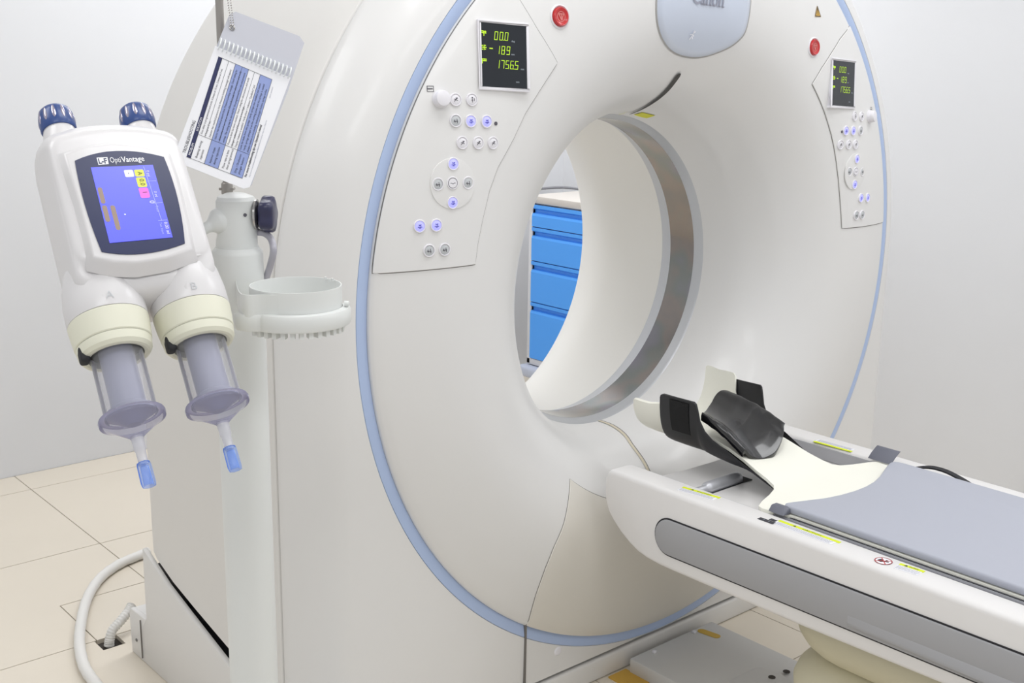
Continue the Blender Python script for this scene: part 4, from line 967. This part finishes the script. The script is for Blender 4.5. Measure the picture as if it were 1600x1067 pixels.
# syringes: things of their own, held by the injector
def syringe(pts, uc, lab):
    o = Vector(IX @ Vector((uc, -.20, 0)))
    s = thing('syringe', lab, 'syringe', tuple(o), 'two syringes loaded in the injector')
    d = 0
    VX = IX @ frame((uc, -.165, 0), (1, 0, 0), (0, 0, 1), (0, -1, 0))
    Ro_ = .0325
    b = MB(); b.lathe([(Ro_,.040),(Ro_,.132)], 40, X=VX, cap=False); b.build('barrel', 'clear_plastic', s)
    b = MB(); b.lathe([(.0215,.040),(.0215,.118),(.024,.1195),(.0245,.1235),(.0302,.124),(.0302,.130),(.026,.132),(.008,.144),(.0,.144)], 36, X=VX); b.build('plunger', 'plunger_grey', s, ang=30)
    b = MB(); b.lathe([(Ro_,.130),(.0400,.131),(.0412,.134),(.0405,.139),(.036,.1405),(.030,.1445),(.012,.158),(.0085,.161),(.0080,.163)], 40, X=VX, cap=False); b.build('cone', 'clear_flange', s, ang=30)
    b = MB(); b.lathe([(.0082,.160),(.0078,.164),(.0072,.178),(.0062,.180),(.0058,.198)], 24, X=VX); b.build('stem', 'clear_stem', s, ang=30)
    b = MB(); b.lathe([(.0,.195),(.0078,.195),(.0085,.198),(.0088,.222),(.0080,.226),(.0060,.226),(.0050,.200)], 20, X=VX, lobes=(8, .05)); b.build('tip_cap', 'clear_blue', s, ang=30)['label'] = 'blue tip cap'
    return s
syringe(I_SYA, -.061, 'clear syringe under the letter A, left barrel of the injector')
syringe(I_SYB, .0465, 'clear syringe under the letter B, right barrel of the injector')

# ------------------------------------------------------------------ hanging flip card
BL, TL, BR = (Vector(p) for p in CARD)
pv = (TL-BL); LP = pv.length; pv.normalize(); qv = BR-BL; qv -= pv*qv.dot(pv); LQ = qv.length; qv.normalize(); nv = qv.cross(pv)
if nv.dot(_F) > 0: nv = -nv
card = thing('flip_card', 'spiral-bound troubleshooting card hanging from a ball chain above the pillar', 'card', tuple(BL))
# local frame: x along the text (pv), y = letter-up (-qv), z toward the viewer
KX = frame(BL, pv, -qv, nv)
def sheet2(name, poly, z0, z1, m): b = MB(); b.prism([(s, -t_) for s, t_ in poly], z0, z1, X=KX); return b.build(name, m, card)
cv = CARD_PX['cover']; S1 = .2345
sheet2('back_cover', [(S1-.008,-.003),(S1,.004),(S1+.006,.100),(S1-.001,.1095),(.150,.1065),(.02,.0965),(-.004,.0955),(-.012,.08),(-.006,-.0125),(.150,-.008)], -.0022, -.0012, 'cover_grey')
pg = sheet2('page', [(.1715,-.0085),(.1725,.1045),(.02,.0955),(-.008,.0935),(-.0135,.086),(-.012,-.012),(-.006,-.016)], -.0010, 0, 'paper_white')
XT = KX @ Matrix.Translation((0, 0, .0003)); b = MB()
def rect(s0, t0, s1, t1, mi, z=0): b.add([(s0, -t0, z), (s1, -t0, z), (s1, -t1, z), (s0, -t1, z)], [(0, 1, 2, 3)], mi, XT)
LQ2 = .0800; W_ = LP
tt = [0, .07, .315, .56, .78, 1.0]
rect(0, 0, W_, tt[1]*LQ2, 0)
for k in (2, 4): rect(0, tt[k]*LQ2, W_, tt[k+1]*LQ2, 1)
b.build('print_blocks', ['paper_navy', 'paper_blue'], pg, smooth=False)
b = MB(); CWd = .235*W_
for k in (1, 2, 3, 4, 5): stroke(b, [(0, -tt[k]*LQ2), (W_, -tt[k]*LQ2)], .0005, XT, 0, .0002)
stroke(b, [(CWd, -tt[1]*LQ2), (CWd, -LQ2)], .0005, XT, 0, .0002); stroke(b, [(0, 0), (0, -LQ2)], .0005, XT, 0, .0002); stroke(b, [(W_, 0), (W_, -LQ2)], .0005, XT, 0, .0002)
for f in (.19, .44, .67, .0): 
    if f: stroke(b, [(CWd, -f*LQ2), (W_, -f*LQ2)], .0004, XT, 0, .0002)
def line(txt, s, t_, h, w=None, mi=0, bold=0): put_text(b, txt, XT @ Matrix.Translation((s, -t_, .0003)), w=w, h=h, mi=mi, bold=bold)
line('TROUBLESHOOTING', .004, -.0026, .0042, .050)
line('PROBLEM', .004, tt[1]*LQ2-.0012, .0030, None, 1); line('SOLUTION', CWd+.004, tt[1]*LQ2-.0012, .0030, None, 1)
left = [('Beeping during', 'injection'), ('Injector stops', 'during injection'), ('Flow rate is less', 'than programmed'), ('Drip / Occlusion', 'plunger button')]
right = [['Scan delay is programmed and ends: 3 beeps at 15 sec, 2 beeps at 5 sec,', '1 beep at 2 sec.', 'Injector has reached pressure limit. Pressure Limiting message will appear'],
         ['Injector has reached pressure limit. Pressure Limiting message. Check tubing for', 'obstruction and correct as needed. Check fluid path for obstruction and verify', 'settings. The tubing may be too small for the programmed flow rate and pressure'],
         ['Pressure limit has been reached. Check tubing for obstructions and verify', '(larger catheter) if flow rate is too high.', 'Display: Volume is enabled. Verify phase 1 indicates "OptiBolus" and'],
         ['Look for leaks from the syringe. Verify syringe was installed and seated', 'Verify syringe plunger is at the starting point and the syringe is seated', 'plunger button is not binding, locked plunger button, syringe in-line']]
for k in range(4):
    a0, a1 = tt[k+1]*LQ2, tt[k+2]*LQ2; hgt = a1-a0
    for i, l in enumerate(left[k]): line(l, .004, a0+hgt*(.42+.30*i), .0030, None)
    for i, l in enumerate(right[k]): line(l, CWd+.0025, a0+hgt*(.26+.30*i), .0026, (W_-CWd-.010)*min(1, len(l)/76))
line("For more troubleshooting tips see Operator's manual", .004, LQ2+.0050, .0032, .082, 0, .02)
for k in range(2): line('For more troubleshooting tips see Operator manual'[:40], .006+.03*k, LQ2+.0098, .0018, .05+.01*k, 2)
line('part number', .130, LQ2+.0048, .0020, .018, 2)
b.build('print_lettering', ['text_dark', 'text_white', 'text_grey'], pg, smooth=False)
for k in range(18):
    t_ = lerp(-.004, .1005, k/17); s_ = lerp(.1765, .1785, k/17); pts = []
    for i in range(22):
        a = lerp(-.55*PI, 1.50*PI, i/21); pts.append((s_+.0080*math.cos(a), -t_-.0022*(i/21-.5), .0016+.0058*math.sin(a)))
    b = MB(); b.tube(pts, .00105, 8, X=KX); b.build('coil', 'coil_white', card)
es, et = CARD_PX['eye']
ring_p = [(.0034*math.cos(2*PI*i/20), .0034*math.sin(2*PI*i/20), 0) for i in range(21)]
b = MB(); b.tube(ring_p, .0011, 8, X=KX @ Matrix.Translation((es, -et, -.0008)), cap=False); b.build('eyelet', 'steel', card)
b = MB()
ball = [(.0,-1),(.6,-.8),(1,0),(.6,.8),(.0,1)]
eye = KX @ Vector((es, -et, .0012)); top_ = Vector((P_POLE0[0], P_POLE0[1], eye.z+.20))-fw*.008
for side_ in (-1, 1):
    e0 = eye+rt*.0016*side_; e1 = top_+rt*.004*side_
    nb = 60
    for k in range(nb):
        p = e0.lerp(e1, k/nb); b.lathe([(r*.0013, h*.0013) for r, h in ball], 6, X=Matrix.Translation(p))
o_ = b.build('ball_chain', 'steel', card);
